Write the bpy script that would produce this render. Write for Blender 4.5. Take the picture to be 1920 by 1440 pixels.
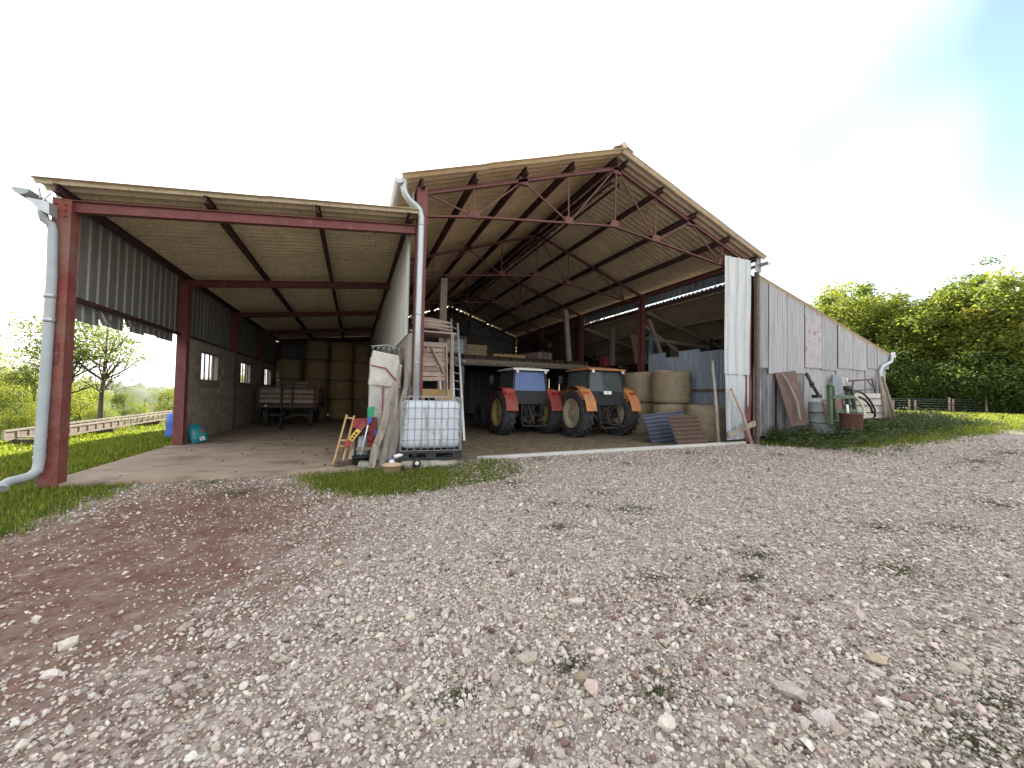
import bpy, bmesh, math, random
import numpy as np
from mathutils import Matrix, Vector

for _o in list(bpy.data.objects):
    bpy.data.objects.remove(_o)
S = bpy.context.scene
COL = S.collection
R = math.radians
rnd = random.Random(7)
rng = np.random.default_rng(11)

# ------------------------------------------------------------------ camera
F, YAW, PIT, ROL = 721.0, R(22.4), R(1.6), R(1.15)
CAM = np.array([-1.1, -7.5, 1.45])
fw = np.array([math.sin(YAW) * math.cos(PIT), math.cos(YAW) * math.cos(PIT), math.sin(PIT)])
r0 = np.array([math.cos(YAW), -math.sin(YAW), 0.0])
u0 = np.cross(r0, fw)
rt = r0 * math.cos(ROL) + u0 * math.sin(ROL)
up = -r0 * math.sin(ROL) + u0 * math.cos(ROL)
cd = bpy.data.cameras.new('camera')
cd.sensor_width = 36.0
cd.lens = F / 1920.0 * 36.0
cd.clip_start = 0.05
cd.clip_end = 6000.0
cam = bpy.data.objects.new('camera', cd)
COL.objects.link(cam)
cam.matrix_world = Matrix(((rt[0], up[0], -fw[0], CAM[0]), (rt[1], up[1], -fw[1], CAM[1]),
                           (rt[2], up[2], -fw[2], CAM[2]), (0, 0, 0, 1)))
S.camera = cam

# ------------------------------------------------------------------ sky, sun, exposure
SUN_AZ, SUN_EL = R(11.5), R(22.0)      # azimuth measured from +Y towards +X
world = bpy.data.worlds.new('World')
S.world = world
world.use_nodes = True
wn = world.node_tree
wn.nodes.clear()
wo = wn.nodes.new('ShaderNodeOutputWorld')
wb = wn.nodes.new('ShaderNodeBackground')
sky = wn.nodes.new('ShaderNodeTexSky')
sky.sky_type = 'NISHITA'
sky.sun_disc = False
sky.sun_elevation = SUN_EL
sky.sun_rotation = SUN_AZ
sky.altitude = 300
sky.air_density = 1.0
sky.dust_density = 1.2
sky.ozone_density = 1.0
wb.inputs['Strength'].default_value = 0.10
# thin bright cloud veil over a clear sky: soft patches on the sky sphere
tcw = wn.nodes.new('ShaderNodeTexCoord'); mpw = wn.nodes.new('ShaderNodeMapping')
mpw.inputs['Location'].default_value = (1.7, 1.19, 0.0)
nzw = wn.nodes.new('ShaderNodeTexNoise'); nzw.inputs['Scale'].default_value = 1.1
nzw.inputs['Detail'].default_value = 2.5; nzw.inputs['Roughness'].default_value = .5
rpw = wn.nodes.new('ShaderNodeValToRGB')
rpw.color_ramp.elements[0].position = .33; rpw.color_ramp.elements[1].position = .49
mxw = wn.nodes.new('ShaderNodeMix'); mxw.data_type = 'RGBA'
mxw.inputs['B'].default_value = (5.5, 5.38, 5.2, 1)
wn.links.new(tcw.outputs['Generated'], mpw.inputs['Vector']); wn.links.new(mpw.outputs[0], nzw.inputs['Vector'])
wn.links.new(nzw.outputs[0], rpw.inputs[0]); wn.links.new(rpw.outputs[0], mxw.inputs['Factor'])
wn.links.new(sky.outputs[0], mxw.inputs['A']); wn.links.new(mxw.outputs['Result'], wb.inputs[0])
wn.links.new(wb.outputs[0], wo.inputs[0])
sd = bpy.data.lights.new('sun', 'SUN')
sd.energy = 5.0
sd.angle = R(0.55)
sd.color = (1.0, 0.93, 0.82)
sun = bpy.data.objects.new('sun', sd)
COL.objects.link(sun)
sdir = Vector((math.sin(SUN_AZ) * math.cos(SUN_EL), math.cos(SUN_AZ) * math.cos(SUN_EL), math.sin(SUN_EL)))
sun.rotation_euler = sdir.to_track_quat('Z', 'Y').to_euler()
sun.location = (0, 0, 30)
S.view_settings.view_transform = 'Standard'
S.view_settings.look = 'None'
S.view_settings.gamma = 1.0
S.view_settings.use_curve_mapping = False
S.view_settings.exposure = 2.1

# ------------------------------------------------------------------ pixel helpers (photo pixel -> point on a plane)
def ray(px, py):
    return fw + rt * ((px - 960) / F) + up * ((720 - py) / F)
def onv(px, py, v):
    d = ray(px, py); return CAM + d * ((v - CAM[1]) / d[1])
def onu(px, py, u):
    d = ray(px, py); return CAM + d * ((u - CAM[0]) / d[0])
def onz(px, py, z):
    d = ray(px, py); return CAM + d * ((z - CAM[2]) / d[2])

# ------------------------------------------------------------------ terrain height
TU = [-900, -400, -120, -60, -25, -13, -9, -2, -.3, 1.3, 9.4, 13, 17, 60, 900]
TZ = [-45, -50, -28, -13, -4.0, -.45, -.02, .03, .03, .13, .22, .46, .72, .80, .85]
def wob(x, y):
    return (np.sin(x * .83 + 1.3 * np.sin(y * .37)) * np.sin(y * .71 + .6) * .5
            + np.sin(x * 2.1 + y * 1.3) * np.sin(y * 2.7 - x * .6) * .28
            + np.sin(x * 5.3 + 2 * np.sin(y * 1.9)) * np.sin(y * 6.1 + x) * .14)
def zg(x, y):
    x = np.asarray(x, float); y = np.asarray(y, float)
    z = np.interp(x, TU, TZ)
    yard = np.clip((-y + .3) / 1.5, 0, 1) * np.clip((x + 9) / 3, 0, 1) * np.clip((22 - x) / 6, 0, 1)
    return z + wob(x, y) * (.006 + .020 * yard)
def onground(px, py):
    d = ray(px, py); t = .5
    for i in range(4000):
        p = CAM + d * t
        if p[2] <= float(zg(p[0], p[1])):
            return p
        t += .01 + t * .002
    return CAM + d * t

# ------------------------------------------------------------------ mesh builder
TM = {}
class MB:
    def __init__(s):
        s.v = []; s.f = []; s.sm = []
    def add(s, vs, fs, smooth=False):
        b = len(s.v)
        s.v += [tuple(map(float, p)) for p in vs]
        s.f += [tuple(i + b for i in f) for f in fs]
        s.sm += [smooth] * len(fs)
        return s
    def box(s, x0, x1, y0, y1, z0, z1):
        vs = [(x, y, z) for z in (z0, z1) for y in (y0, y1) for x in (x0, x1)]
        return s.add(vs, [(0, 2, 3, 1), (4, 5, 7, 6), (0, 1, 5, 4), (2, 6, 7, 3), (0, 4, 6, 2), (1, 3, 7, 5)])
    def hexa(s, vs):
        return s.add(vs, [(0, 2, 3, 1), (4, 5, 7, 6), (0, 1, 5, 4), (2, 6, 7, 3), (0, 4, 6, 2), (1, 3, 7, 5)])
    def bar(s, p0, p1, w, h, upv=(0, 0, 1), w1=None, h1=None, jit=0):
        p0 = Vector(p0); p1 = Vector(p1); d = (p1 - p0).normalized(); uv = Vector(upv)
        if abs(d.dot(uv)) > .98: uv = Vector((0, 1, 0))
        sx = d.cross(uv).normalized(); sz = sx.cross(d).normalized()
        w1 = w if w1 is None else w1; h1 = h if h1 is None else h1
        vs = []
        for p, a, b in ((p0, w, h), (p1, w1, h1)):
            for q in (-.5, .5):
                for k in (-.5, .5):
                    e = Vector((rnd.uniform(-jit, jit), rnd.uniform(-jit, jit), rnd.uniform(-jit, jit))) if jit else Vector()
                    vs.append(p + sx * (k * a) + sz * (q * b) + e)
        return s.hexa(vs)
    def ibeam(s, p0, p1, w, h, upv=(0, 0, 1), t=.014):
        """I section: flanges are w wide and lie at +-h/2 along upv"""
        p0 = Vector(p0); p1 = Vector(p1); d = (p1 - p0).normalized()
        uv = Vector(upv); uv = (uv - d * uv.dot(d)).normalized()
        s.bar(p0 + uv * (h / 2 - t / 2), p1 + uv * (h / 2 - t / 2), w, t, uv)
        s.bar(p0 - uv * (h / 2 - t / 2), p1 - uv * (h / 2 - t / 2), w, t, uv)
        s.bar(p0, p1, t, h - 2 * t - .002, uv)
        return s
    def tube(s, pts, r, seg=10, cap=True, smooth=True):
        pts = [Vector(p) for p in pts]; n = len(pts)
        rs = r if isinstance(r, (list, tuple)) else [r] * n
        b = len(s.v); ref = None
        for i, p in enumerate(pts):
            d = (pts[min(i + 1, n - 1)] - pts[max(i - 1, 0)]).normalized()
            if ref is None:
                ref = Vector((0, 0, 1)) if abs(d.z) < .9 else Vector((1, 0, 0))
            a = (ref - d * ref.dot(d)).normalized(); c = d.cross(a); ref = a
            for k in range(seg):
                t = 2 * math.pi * k / seg
                s.v.append(tuple(p + (a * math.cos(t) + c * math.sin(t)) * rs[i]))
        for i in range(n - 1):
            for k in range(seg):
                k2 = (k + 1) % seg
                s.f.append((b + i * seg + k, b + i * seg + k2, b + (i + 1) * seg + k2, b + (i + 1) * seg + k)); s.sm.append(smooth)
        if cap:
            s.f.append(tuple(b + k for k in range(seg))[::-1]); s.sm.append(False)
            s.f.append(tuple(b + (n - 1) * seg + k for k in range(seg))); s.sm.append(False)
        return s
    def lathe(s, prof, c=(0, 0, 0), ax=(0, 0, 1), seg=24, smooth=True, jit=0):
        ax = Vector(ax).normalized(); c = Vector(c)
        a = Vector((1, 0, 0)) if abs(ax.x) < .9 else Vector((0, 1, 0))
        a = (a - ax * a.dot(ax)).normalized(); e = ax.cross(a)
        b = len(s.v); n = len(prof)
        for (r, h) in prof:
            for k in range(seg):
                t = 2 * math.pi * k / seg
                rr = r * (1 + (rnd.uniform(-jit, jit) if jit else 0))
                s.v.append(tuple(c + ax * h + (a * math.cos(t) + e * math.sin(t)) * rr))
        for i in range(n - 1):
            for k in range(seg):
                k2 = (k + 1) % seg
                s.f.append((b + i * seg + k, b + i * seg + k2, b + (i + 1) * seg + k2, b + (i + 1) * seg + k)); s.sm.append(smooth)
        closed = prof[0] == prof[-1]
        if prof[0][0] > 1e-4 and not closed:
            s.f.append(tuple(b + k for k in range(seg))[::-1]); s.sm.append(False)
        if prof[-1][0] > 1e-4 and not closed:
            s.f.append(tuple(b + (n - 1) * seg + k for k in range(seg))); s.sm.append(False)
        return s
    def grid(s, fn, nu, nv, smooth=True):
        vs = [fn(i / nu, j / nv) for j in range(nv + 1) for i in range(nu + 1)]
        fs = [(j * (nu + 1) + i, j * (nu + 1) + i + 1, (j + 1) * (nu + 1) + i + 1, (j + 1) * (nu + 1) + i) for j in range(nv) for i in range(nu)]
        return s.add(vs, fs, smooth)
    def xf(s, m, start=0):
        for i in range(start, len(s.v)):
            s.v[i] = tuple(m @ Vector(s.v[i]))
        return s
    def mesh(s, name, mat=None, inv=None, bevel=0):
        me = bpy.data.meshes.new(name)
        vs = s.v if inv is None else [tuple(inv @ Vector(p)) for p in s.v]
        me.from_pydata(vs, [], s.f)
        me.polygons.foreach_set('use_smooth', s.sm)
        if bevel:
            bm = bmesh.new(); bm.from_mesh(me)
            bmesh.ops.bevel(bm, geom=bm.edges[:], offset=bevel, segments=1, affect='EDGES', clamp_overlap=True)
            bm.to_mesh(me); bm.free()
        me.update()
        if mat is not None: me.materials.append(M[mat] if isinstance(mat, str) else mat)
        return me
    def build(s, name, mat, parent=None, bevel=0):
        """verts are in world coordinates (or in the parent's local frame when the parent was made with local=True)"""
        inv = None
        if parent is not None and parent.name in TM:
            inv = TM[parent.name].inverted()
        me = s.mesh(name, mat, inv, bevel)
        o = bpy.data.objects.new(name, me); COL.objects.link(o)
        if parent is not None:
            o.parent = parent
            if parent.name in TM: TM[o.name] = TM[parent.name]
        return o

def tag(o, label=None, cat=None, group=None, kind=None):
    if label: o['label'] = label
    if cat: o['category'] = cat
    if group: o['group'] = group
    if kind: o['kind'] = kind
    return o
def thing(name, loc, label, cat, group=None, rz=0, local=False):
    o = bpy.data.objects.new(name, None); COL.objects.link(o)
    o.empty_display_size = .2
    o.location = loc; o.rotation_euler = (0, 0, rz)
    if not local: TM[o.name] = Matrix.Translation(Vector(loc)) @ Matrix.Rotation(rz, 4, 'Z')
    return tag(o, label, cat, group)
def piece(mesh, name, parent, origin, xd=(1, 0, 0), yd=(0, 1, 0)):
    """an object sharing mesh data, placed by origin and two world axes"""
    o = bpy.data.objects.new(name, mesh); COL.objects.link(o)
    x = Vector(xd).normalized(); y = Vector(yd); y = (y - x * y.dot(x)).normalized(); z = x.cross(y)
    w = Matrix(((x.x, y.x, z.x, origin[0]), (x.y, y.y, z.y, origin[1]), (x.z, y.z, z.z, origin[2]), (0, 0, 0, 1)))
    if parent is not None:
        o.parent = parent
        if parent.name in TM:
            w = TM[parent.name].inverted() @ w
    o.matrix_local = w
    return o
def np_mesh(name, verts, faces, mat, smooth=False, cols=None, cname='tint'):
    """faces: (n,3) or (n,4) int array"""
    me = bpy.data.meshes.new(name)
    nf, k = faces.shape
    me.vertices.add(len(verts)); me.vertices.foreach_set('co', np.asarray(verts, np.float32).ravel())
    me.loops.add(nf * k); me.loops.foreach_set('vertex_index', faces.astype(np.int32).ravel())
    me.polygons.add(nf); me.polygons.foreach_set('loop_start', np.arange(0, nf * k, k, dtype=np.int32))
    me.polygons.foreach_set('loop_total', np.full(nf, k, np.int32))
    me.polygons.foreach_set('use_smooth', np.full(nf, smooth, bool))
    if cols is not None:
        a = me.attributes.new(cname, 'FLOAT_COLOR', 'POINT')
        c4 = np.ones((len(verts), 4), np.float32); c4[:, :3] = cols
        a.data.foreach_set('color', c4.ravel())
    me.update(calc_edges=True); me.validate()
    me.materials.append(M[mat])
    return me
def link(name, me, parent=None):
    o = bpy.data.objects.new(name, me); COL.objects.link(o)
    if parent is not None: o.parent = parent
    return o

# ------------------------------------------------------------------ materials
M = {}
def pm(name, c1, c2=None, scale=6.0, rough=.8, bump=.15, bscale=None, metal=0.0, stretch=(1, 1, 1),
       c3=None, c3at=.62, c3scale=2.0, spec=.3, var=.0, detail=6, c3w=.08, attr=None):
    m = bpy.data.materials.new(name); m.use_nodes = True
    n = m.node_tree.nodes; l = m.node_tree.links; n.clear()
    out = n.new('ShaderNodeOutputMaterial'); b = n.new('ShaderNodeBsdfPrincipled')
    l.new(b.outputs[0], out.inputs[0])
    b.inputs['Roughness'].default_value = rough; b.inputs['Metallic'].default_value = metal
    b.inputs['Specular IOR Level'].default_value = spec
    geo = n.new('ShaderNodeNewGeometry'); mp = n.new('ShaderNodeMapping')
    mp.inputs['Scale'].default_value = stretch
    l.new(geo.outputs['Position'], mp.inputs['Vector'])
    no = n.new('ShaderNodeTexNoise'); no.inputs['Scale'].default_value = scale; no.inputs['Detail'].default_value = detail
    no.inputs['Roughness'].default_value = .65
    l.new(mp.outputs[0], no.inputs['Vector'])
    rp = n.new('ShaderNodeValToRGB'); rp.color_ramp.elements[0].position = .32; rp.color_ramp.elements[1].position = .68
    c2 = c2 or tuple(x * .7 for x in c1)
    rp.color_ramp.elements[0].color = (*c2, 1); rp.color_ramp.elements[1].color = (*c1, 1)
    l.new(no.outputs[0], rp.inputs[0]); col = rp.outputs[0]
    if attr:
        at = n.new('ShaderNodeAttribute'); at.attribute_name = attr
        mx = n.new('ShaderNodeMix'); mx.data_type = 'RGBA'; mx.blend_type = 'MULTIPLY'; mx.inputs['Factor'].default_value = 1
        l.new(at.outputs['Color'], mx.inputs['A']); l.new(col, mx.inputs['B']); col = mx.outputs['Result']
    if c3:
        n3 = n.new('ShaderNodeTexNoise'); n3.inputs['Scale'].default_value = c3scale; n3.inputs['Detail'].default_value = 8
        n3.inputs['Roughness'].default_value = .7
        l.new(mp.outputs[0], n3.inputs['Vector'])
        r3 = n.new('ShaderNodeValToRGB'); r3.color_ramp.elements[0].position = c3at - c3w; r3.color_ramp.elements[1].position = c3at + c3w
        l.new(n3.outputs[0], r3.inputs[0])
        mx = n.new('ShaderNodeMix'); mx.data_type = 'RGBA'
        l.new(r3.outputs[0], mx.inputs['Factor']); l.new(col, mx.inputs['A']); mx.inputs['B'].default_value = (*c3, 1); col = mx.outputs['Result']
    if var:
        oi = n.new('ShaderNodeObjectInfo'); hs = n.new('ShaderNodeHueSaturation'); mr = n.new('ShaderNodeMapRange')
        mr.inputs['To Min'].default_value = 1 - var; mr.inputs['To Max'].default_value = 1 + var
        l.new(oi.outputs['Random'], mr.inputs['Value']); l.new(mr.outputs[0], hs.inputs['Value']); l.new(col, hs.inputs['Color']); col = hs.outputs[0]
    l.new(col, b.inputs['Base Color'])
    if bump:
        nb = n.new('ShaderNodeTexNoise'); nb.inputs['Scale'].default_value = bscale or scale * 3; nb.inputs['Detail'].default_value = 4
        l.new(mp.outputs[0], nb.inputs['Vector'])
        bp = n.new('ShaderNodeBump'); bp.inputs['Strength'].default_value = bump; bp.inputs['Distance'].default_value = .02
        l.new(nb.outputs[0], bp.inputs['Height']); l.new(bp.outputs[0], b.inputs['Normal'])
    M[name] = m
    return m
pm('red_steel', (.165, .052, .050), (.105, .036, .036), 5, .55, .08, c3=(.30, .20, .17), c3at=.66, c3scale=6, c3w=.03, var=.1)
pm('red_steel_worn', (.22, .05, .045), (.14, .04, .035), 6, .7, .2, c3=(.20, .12, .10), c3at=.54, c3scale=2.2, c3w=.12)
pm('truss_steel', (.14, .052, .046), (.085, .036, .034), 5, .65, .08, c3=(.20, .12, .10), c3at=.68, c3scale=6, c3w=.04)
pm('dark_steel', (.07, .032, .032), (.04, .022, .025), 6, .7, .1, c3=(.14, .05, .045), c3at=.64, c3scale=4)
pm('cement_roof', (.60, .45, .285), (.45, .335, .21), 3.5, .92, .25, 40, c3=(.25, .19, .125), c3at=.66, c3scale=6, var=.08)
pm('cement_roof_grey', (.57, .465, .335), (.43, .35, .25), 3.5, .92, .25, 40, c3=(.12, .11, .09), c3at=.66, c3scale=5, var=.08)
pm('lean_roof', (.66, .57, .42), (.54, .46, .33), 3, .7, .12, 30, c3=(.27, .22, .125), c3at=.60, c3scale=20, c3w=.06, var=.06)
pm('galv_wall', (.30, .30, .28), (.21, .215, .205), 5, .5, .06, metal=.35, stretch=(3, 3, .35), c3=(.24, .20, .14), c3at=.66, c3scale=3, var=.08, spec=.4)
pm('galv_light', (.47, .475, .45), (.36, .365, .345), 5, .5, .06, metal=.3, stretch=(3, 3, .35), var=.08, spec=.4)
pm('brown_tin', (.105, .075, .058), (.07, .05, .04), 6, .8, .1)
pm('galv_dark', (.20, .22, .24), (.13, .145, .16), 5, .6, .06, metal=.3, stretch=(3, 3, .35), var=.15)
pm('galv_blue', (.21, .25, .30), (.13, .16, .20), 5, .5, .06, metal=.3, stretch=(3, 3, .35), c3=(.15, .16, .19), c3at=.66, c3scale=4, var=.1)
pm('galv_navy', (.11, .13, .18), (.075, .09, .13), 6, .5, .06, metal=.3)
pm('galv_bright', (.41, .45, .48), (.30, .335, .37), 4, .42, .05, metal=.35, stretch=(4, 4, .3), c3=(.50, .45, .34), c3at=.60, c3scale=2.4, c3w=.1, spec=.5)
pm('white_tin', (.42, .435, .45), (.31, .325, .34), 9, .6, .06, metal=.15, stretch=(3, 3, .12), c3=(.25, .21, .21), c3at=.60, c3scale=4, c3w=.08, var=.10, spec=.35)
pm('white_tin_stained', (.42, .42, .44), (.31, .31, .34), 9, .6, .06, metal=.15, stretch=(3, 3, .3), c3=(.07, .08, .10), c3at=.53, c3scale=1.1, c3w=.12, var=.08, spec=.35)
pm('white_tin_rust', (.46, .45, .46), (.38, .36, .38), 5, .6, .06, metal=.15, stretch=(2, 2, .6), c3=(.22, .06, .05), c3at=.60, c3scale=9, c3w=.02, spec=.35)
pm('zinc', (.42, .45, .48), (.33, .36, .39), 6, .4, .04, metal=.5, stretch=(3, 3, 1), var=.05, spec=.5)
pm('pvc_grey', (.33, .37, .40), (.27, .31, .34), 4, .45, .03, spec=.5)
pm('block', (.43, .39, .335), (.33, .30, .255), 9, .95, .35, 60, var=.13)
pm('mortar', (.33, .30, .26), (.26, .24, .21), 9, .95, .3)
pm('render_wall', (.42, .39, .34), (.32, .30, .26), 3, .95, .2, c3=(.24, .22, .19), c3at=.62)
pm('concrete', (.36, .29, .23), (.25, .195, .155), 2.2, .92, .25, 30, c3=(.115, .09, .07), c3at=.60, c3scale=1.5, c3w=.09, stretch=(.7, 1.2, 1))
pm('kerb', (.50, .50, .49), (.40, .40, .39), 4, .9, .2, 40)
pm('stone', (.33, .31, .27), (.21, .195, .17), 7, .95, .5, 20, var=.2)
pm('old_wood', (.34, .28, .225), (.21, .17, .14), 9, .9, .4, 40, stretch=(1, 1, 1), var=.18)
pm('grey_wood', (.31, .28, .245), (.17, .15, .13), 14, .95, .6, 50, stretch=(1, 1, .25), var=.15)
pm('pale_plank_wood', (.42, .40, .375), (.31, .29, .27), 6, .9, .3, 40)
pm('pale_wood', (.36, .30, .245), (.26, .21, .17), 6, .9, .2)
pm('pink_wood', (.42, .33, .29), (.29, .22, .19), 12, .9, .4, 50, var=.2)
pm('log_wood', (.22, .175, .14), (.11, .085, .07), 10, .95, .5, 40, var=.3)
pm('dark_wood', (.115, .085, .065), (.065, .05, .04), 9, .95, .4, 40, var=.25)
pm('fresh_wood', (.46, .32, .17), (.36, .24, .12), 8, .85, .2, 40, var=.1)
pm('brown_board', (.10, .062, .05), (.075, .047, .040), 3, .7, .1, c3=(.14, .10, .085), c3at=.66, c3scale=3)
pm('hay', (.46, .335, .185), (.22, .16, .085), 7, .95, .8, 50, stretch=(1.5, 1.5, 7), var=.1)
pm('hay_pale', (.42, .35, .255), (.21, .17, .12), 6, .95, 1.0, 40, stretch=(1.2, 1.2, 11), var=.06)
pm('hay_old', (.22, .15, .085), (.13, .09, .05), 7, .95, .8, 50, stretch=(1.5, 1.5, 5), var=.1)
pm('rubber', (.045, .046, .050), (.030, .030, .033), 9, .85, .3, 40, c3=(.09, .078, .065), c3at=.60, c3scale=5)
pm('black_plastic', (.03, .032, .037), (.02, .022, .025), 8, .55, .05)
pm('black_iron', (.04, .04, .042), (.022, .022, .024), 12, .6, .2, c3=(.08, .06, .05), c3at=.62, c3scale=6)
pm('red_paint', (.30, .045, .042), (.22, .034, .034), 5, .55, .05, c3=(.17, .085, .065), c3at=.60, c3scale=4, c3w=.12, spec=.4)
pm('orange_paint', (.50, .20, .07), (.40, .155, .055), 5, .55, .05, c3=(.24, .16, .10), c3at=.58, c3scale=4, c3w=.12, spec=.4)
pm('white_paint', (.78, .78, .77), (.68, .68, .67), 5, .5, .05, c3=(.5, .47, .42), c3at=.70, c3scale=4, spec=.4)
pm('cabinet_paint', (.58, .57, .55), (.48, .47, .45), 5, .5, .05, c3=(.34, .31, .27), c3at=.60, c3scale=3, spec=.4)
pm('cream_rim', (.40, .36, .26), (.29, .26, .185), 6, .6, .1, c3=(.28, .22, .15), c3at=.64, c3scale=5)
pm('yellow_rim', (.42, .33, .15), (.32, .25, .11), 6, .6, .1)
pm('blue_reflection', (.10, .16, .38), (.08, .13, .31), 3, .5, .02, spec=.5)  # blue reflected in the tractor's rear window, painted as an opaque colour
pm('blue_plastic', (.035, .12, .50), (.03, .10, .42), 4, .4, .03, spec=.5)
pm('teal_bag', (.02, .26, .30), (.015, .19, .23), 5, .35, .1, c3=(.03, .09, .14), c3at=.60, c3scale=9, c3w=.03, spec=.5)
pm('green_paint', (.075, .125, .068), (.05, .085, .05), 6, .6, .1, c3=(.16, .13, .09), c3at=.66, c3scale=6)
pm('green_plastic', (.02, .36, .17), None, 4, .4, .02, spec=.5)
pm('white_plastic', (.66, .70, .76), (.58, .63, .70), 3, .35, .03, c3=(.44, .46, .44), c3at=.66, c3scale=3, stretch=(2, 2, .5), spec=.5)
pm('tank_plastic', (.50, .55, .63), (.42, .47, .56), 4, .4, .03, c3=(.21, .21, .17), c3at=.585, c3scale=2.4, c3w=.07, stretch=(2.2, 2.2, .35), spec=.5)
pm('cage_steel', (.33, .34, .34), (.22, .23, .23), 8, .5, .03, metal=.5)
pm('beige_plastic', (.48, .37, .25), (.42, .32, .21), 4, .5, .05)
pm('yellow_label', (.72, .56, .10), None, 4, .5, 0)
pm('plate_yellow', (.62, .50, .16), None, 6, .5, 0)
pm('ink', (.012, .012, .012), None, 6, .6, 0)
pm('rust', (.115, .06, .045), (.07, .038, .03), 8, .9, .3, var=.1)
pm('drum_blue', (.27, .32, .34), (.20, .24, .26), 5, .6, .08, c3=(.25, .14, .09), c3at=.60, c3scale=5, c3w=.03)
pm('hose_black', (.025, .026, .03), None, 6, .5, .02)
pm('hose_cream', (.62, .58, .44), None, 6, .5, .02)
pm('cardboard', (.40, .33, .21), None, 4, .9, .05)
pm('bark', (.12, .095, .075), (.06, .05, .04), 10, .95, .6, 30, stretch=(1, 1, .3))
pm('bark_pale', (.26, .23, .19), (.13, .11, .09), 10, .95, .6, 30, stretch=(1, 1, .3))
pm('lamp_red', (.35, .02, .015), None, 6, .3, 0, spec=.5)
pm('lamp_clear', (.7, .7, .68), None, 6, .2, 0, spec=.6)
pm('dirt_clod', (.06, .045, .035), None, 12, .95, .3)
def glassmat(name, tint, rough=.05, alpha=.35):
    m = bpy.data.materials.new(name); m.use_nodes = True
    b = m.node_tree.nodes['Principled BSDF']
    b.inputs['Base Color'].default_value = (*tint, 1); b.inputs['Roughness'].default_value = rough
    b.inputs['Alpha'].default_value = alpha; b.inputs['Specular IOR Level'].default_value = .6
    M[name] = m
glassmat('glass', (.12, .15, .16))
glassmat('window_glass', (.8, .85, .85), .08, .12)
def leafmat(name, c1, c2, c3, trans=.45):
    m = bpy.data.materials.new(name); m.use_nodes = True
    n = m.node_tree.nodes; l = m.node_tree.links; n.clear()
    out = n.new('ShaderNodeOutputMaterial')
    at = n.new('ShaderNodeAttribute'); at.attribute_name = 'tint'
    sp = n.new('ShaderNodeSeparateColor'); l.new(at.outputs['Color'], sp.inputs[0])
    rp = n.new('ShaderNodeValToRGB'); e = rp.color_ramp.elements
    e[0].color = (*c1, 1); e[1].color = (*c3, 1); k = e.new(.5); k.color = (*c2, 1)
    l.new(sp.outputs[0], rp.inputs[0])
    d = n.new('ShaderNodeBsdfPrincipled'); d.inputs['Roughness'].default_value = .55; d.inputs['Specular IOR Level'].default_value = .25
    l.new(rp.outputs[0], d.inputs['Base Color'])
    t = n.new('ShaderNodeBsdfTranslucent')
    hs = n.new('ShaderNodeHueSaturation'); hs.inputs['Value'].default_value = 1.7; hs.inputs['Hue'].default_value = .485; hs.inputs['Saturation'].default_value = 1.1
    l.new(rp.outputs[0], hs.inputs['Color']); l.new(hs.outputs[0], t.inputs['Color'])
    mx = n.new('ShaderNodeMixShader'); mx.inputs[0].default_value = trans
    l.new(d.outputs[0], mx.inputs[1]); l.new(t.outputs[0], mx.inputs[2]); l.new(mx.outputs[0], out.inputs[0])
    M[name] = m
leafmat('leaf_hedge', (.06, .095, .02), (.14, .18, .036), (.29, .275, .055), .5)
leafmat('leaf_shrub_shaded', (.032, .055, .014), (.065, .10, .024), (.13, .15, .038), .4)  # shade low in the wood, painted as a darker leaf green
leafmat('leaf_light', (.08, .12, .022), (.17, .21, .04), (.31, .29, .06), .5)
leafmat('leaf_walnut', (.065, .10, .025), (.125, .17, .038), (.23, .22, .06), .45)
leafmat('leaf_weed', (.035, .055, .02), (.06, .085, .03), (.11, .125, .05), .3)
leafmat('flat_weed', (.045, .058, .028), (.075, .09, .042), (.12, .125, .065), .2)
leafmat('grass_blade', (.06, .10, .014), (.12, .17, .024), (.30, .29, .07), .45)
leafmat('straw', (.22, .17, .09), (.33, .26, .14), (.45, .38, .24), .1)
# ================================================================== GROUND
def inpoly(x, y, poly):
    inside = np.zeros(x.shape, bool); n = len(poly)
    for i in range(n):
        x1, y1 = poly[i][:2]; x2, y2 = poly[(i + 1) % n][:2]
        c = ((y1 > y) != (y2 > y)) & (x < (x2 - x1) * (y - y1) / (y2 - y1 + 1e-12) + x1)
        inside ^= c
    return inside
def gp(*pix):
    return [tuple(onground(*p)[:2]) for p in pix]
LAWN = gp((-60, 1030), (0, 1006), (80, 975), (160, 938), (245, 912), (232, 902), (112, 893)) + [(-5.12, .05), (-5.12, 30), (-60, 60), (-60, -20)]
PATCH = gp((566, 892), (640, 884), (700, 884), (760, 890), (800, 880), (860, 872), (900, 864), (960, 866), (990, 884), (930, 902), (850, 914), (770, 928), (670, 930), (590, 912))
BANK = gp((1416, 838), (1480, 837), (1560, 842), (1640, 838), (1700, 831), (1760, 826), (1850, 812), (1925, 803)) + [(60, -8), (60, 60), (9.5, 60), (9.5, .1)]
DIRT = gp((0, 1008), (240, 914), (430, 900), (600, 906), (660, 950), (600, 1040), (520, 1130), (440, 1240), (340, 1360), (280, 1440), (-500, 1440), (-500, 1100))
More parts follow.
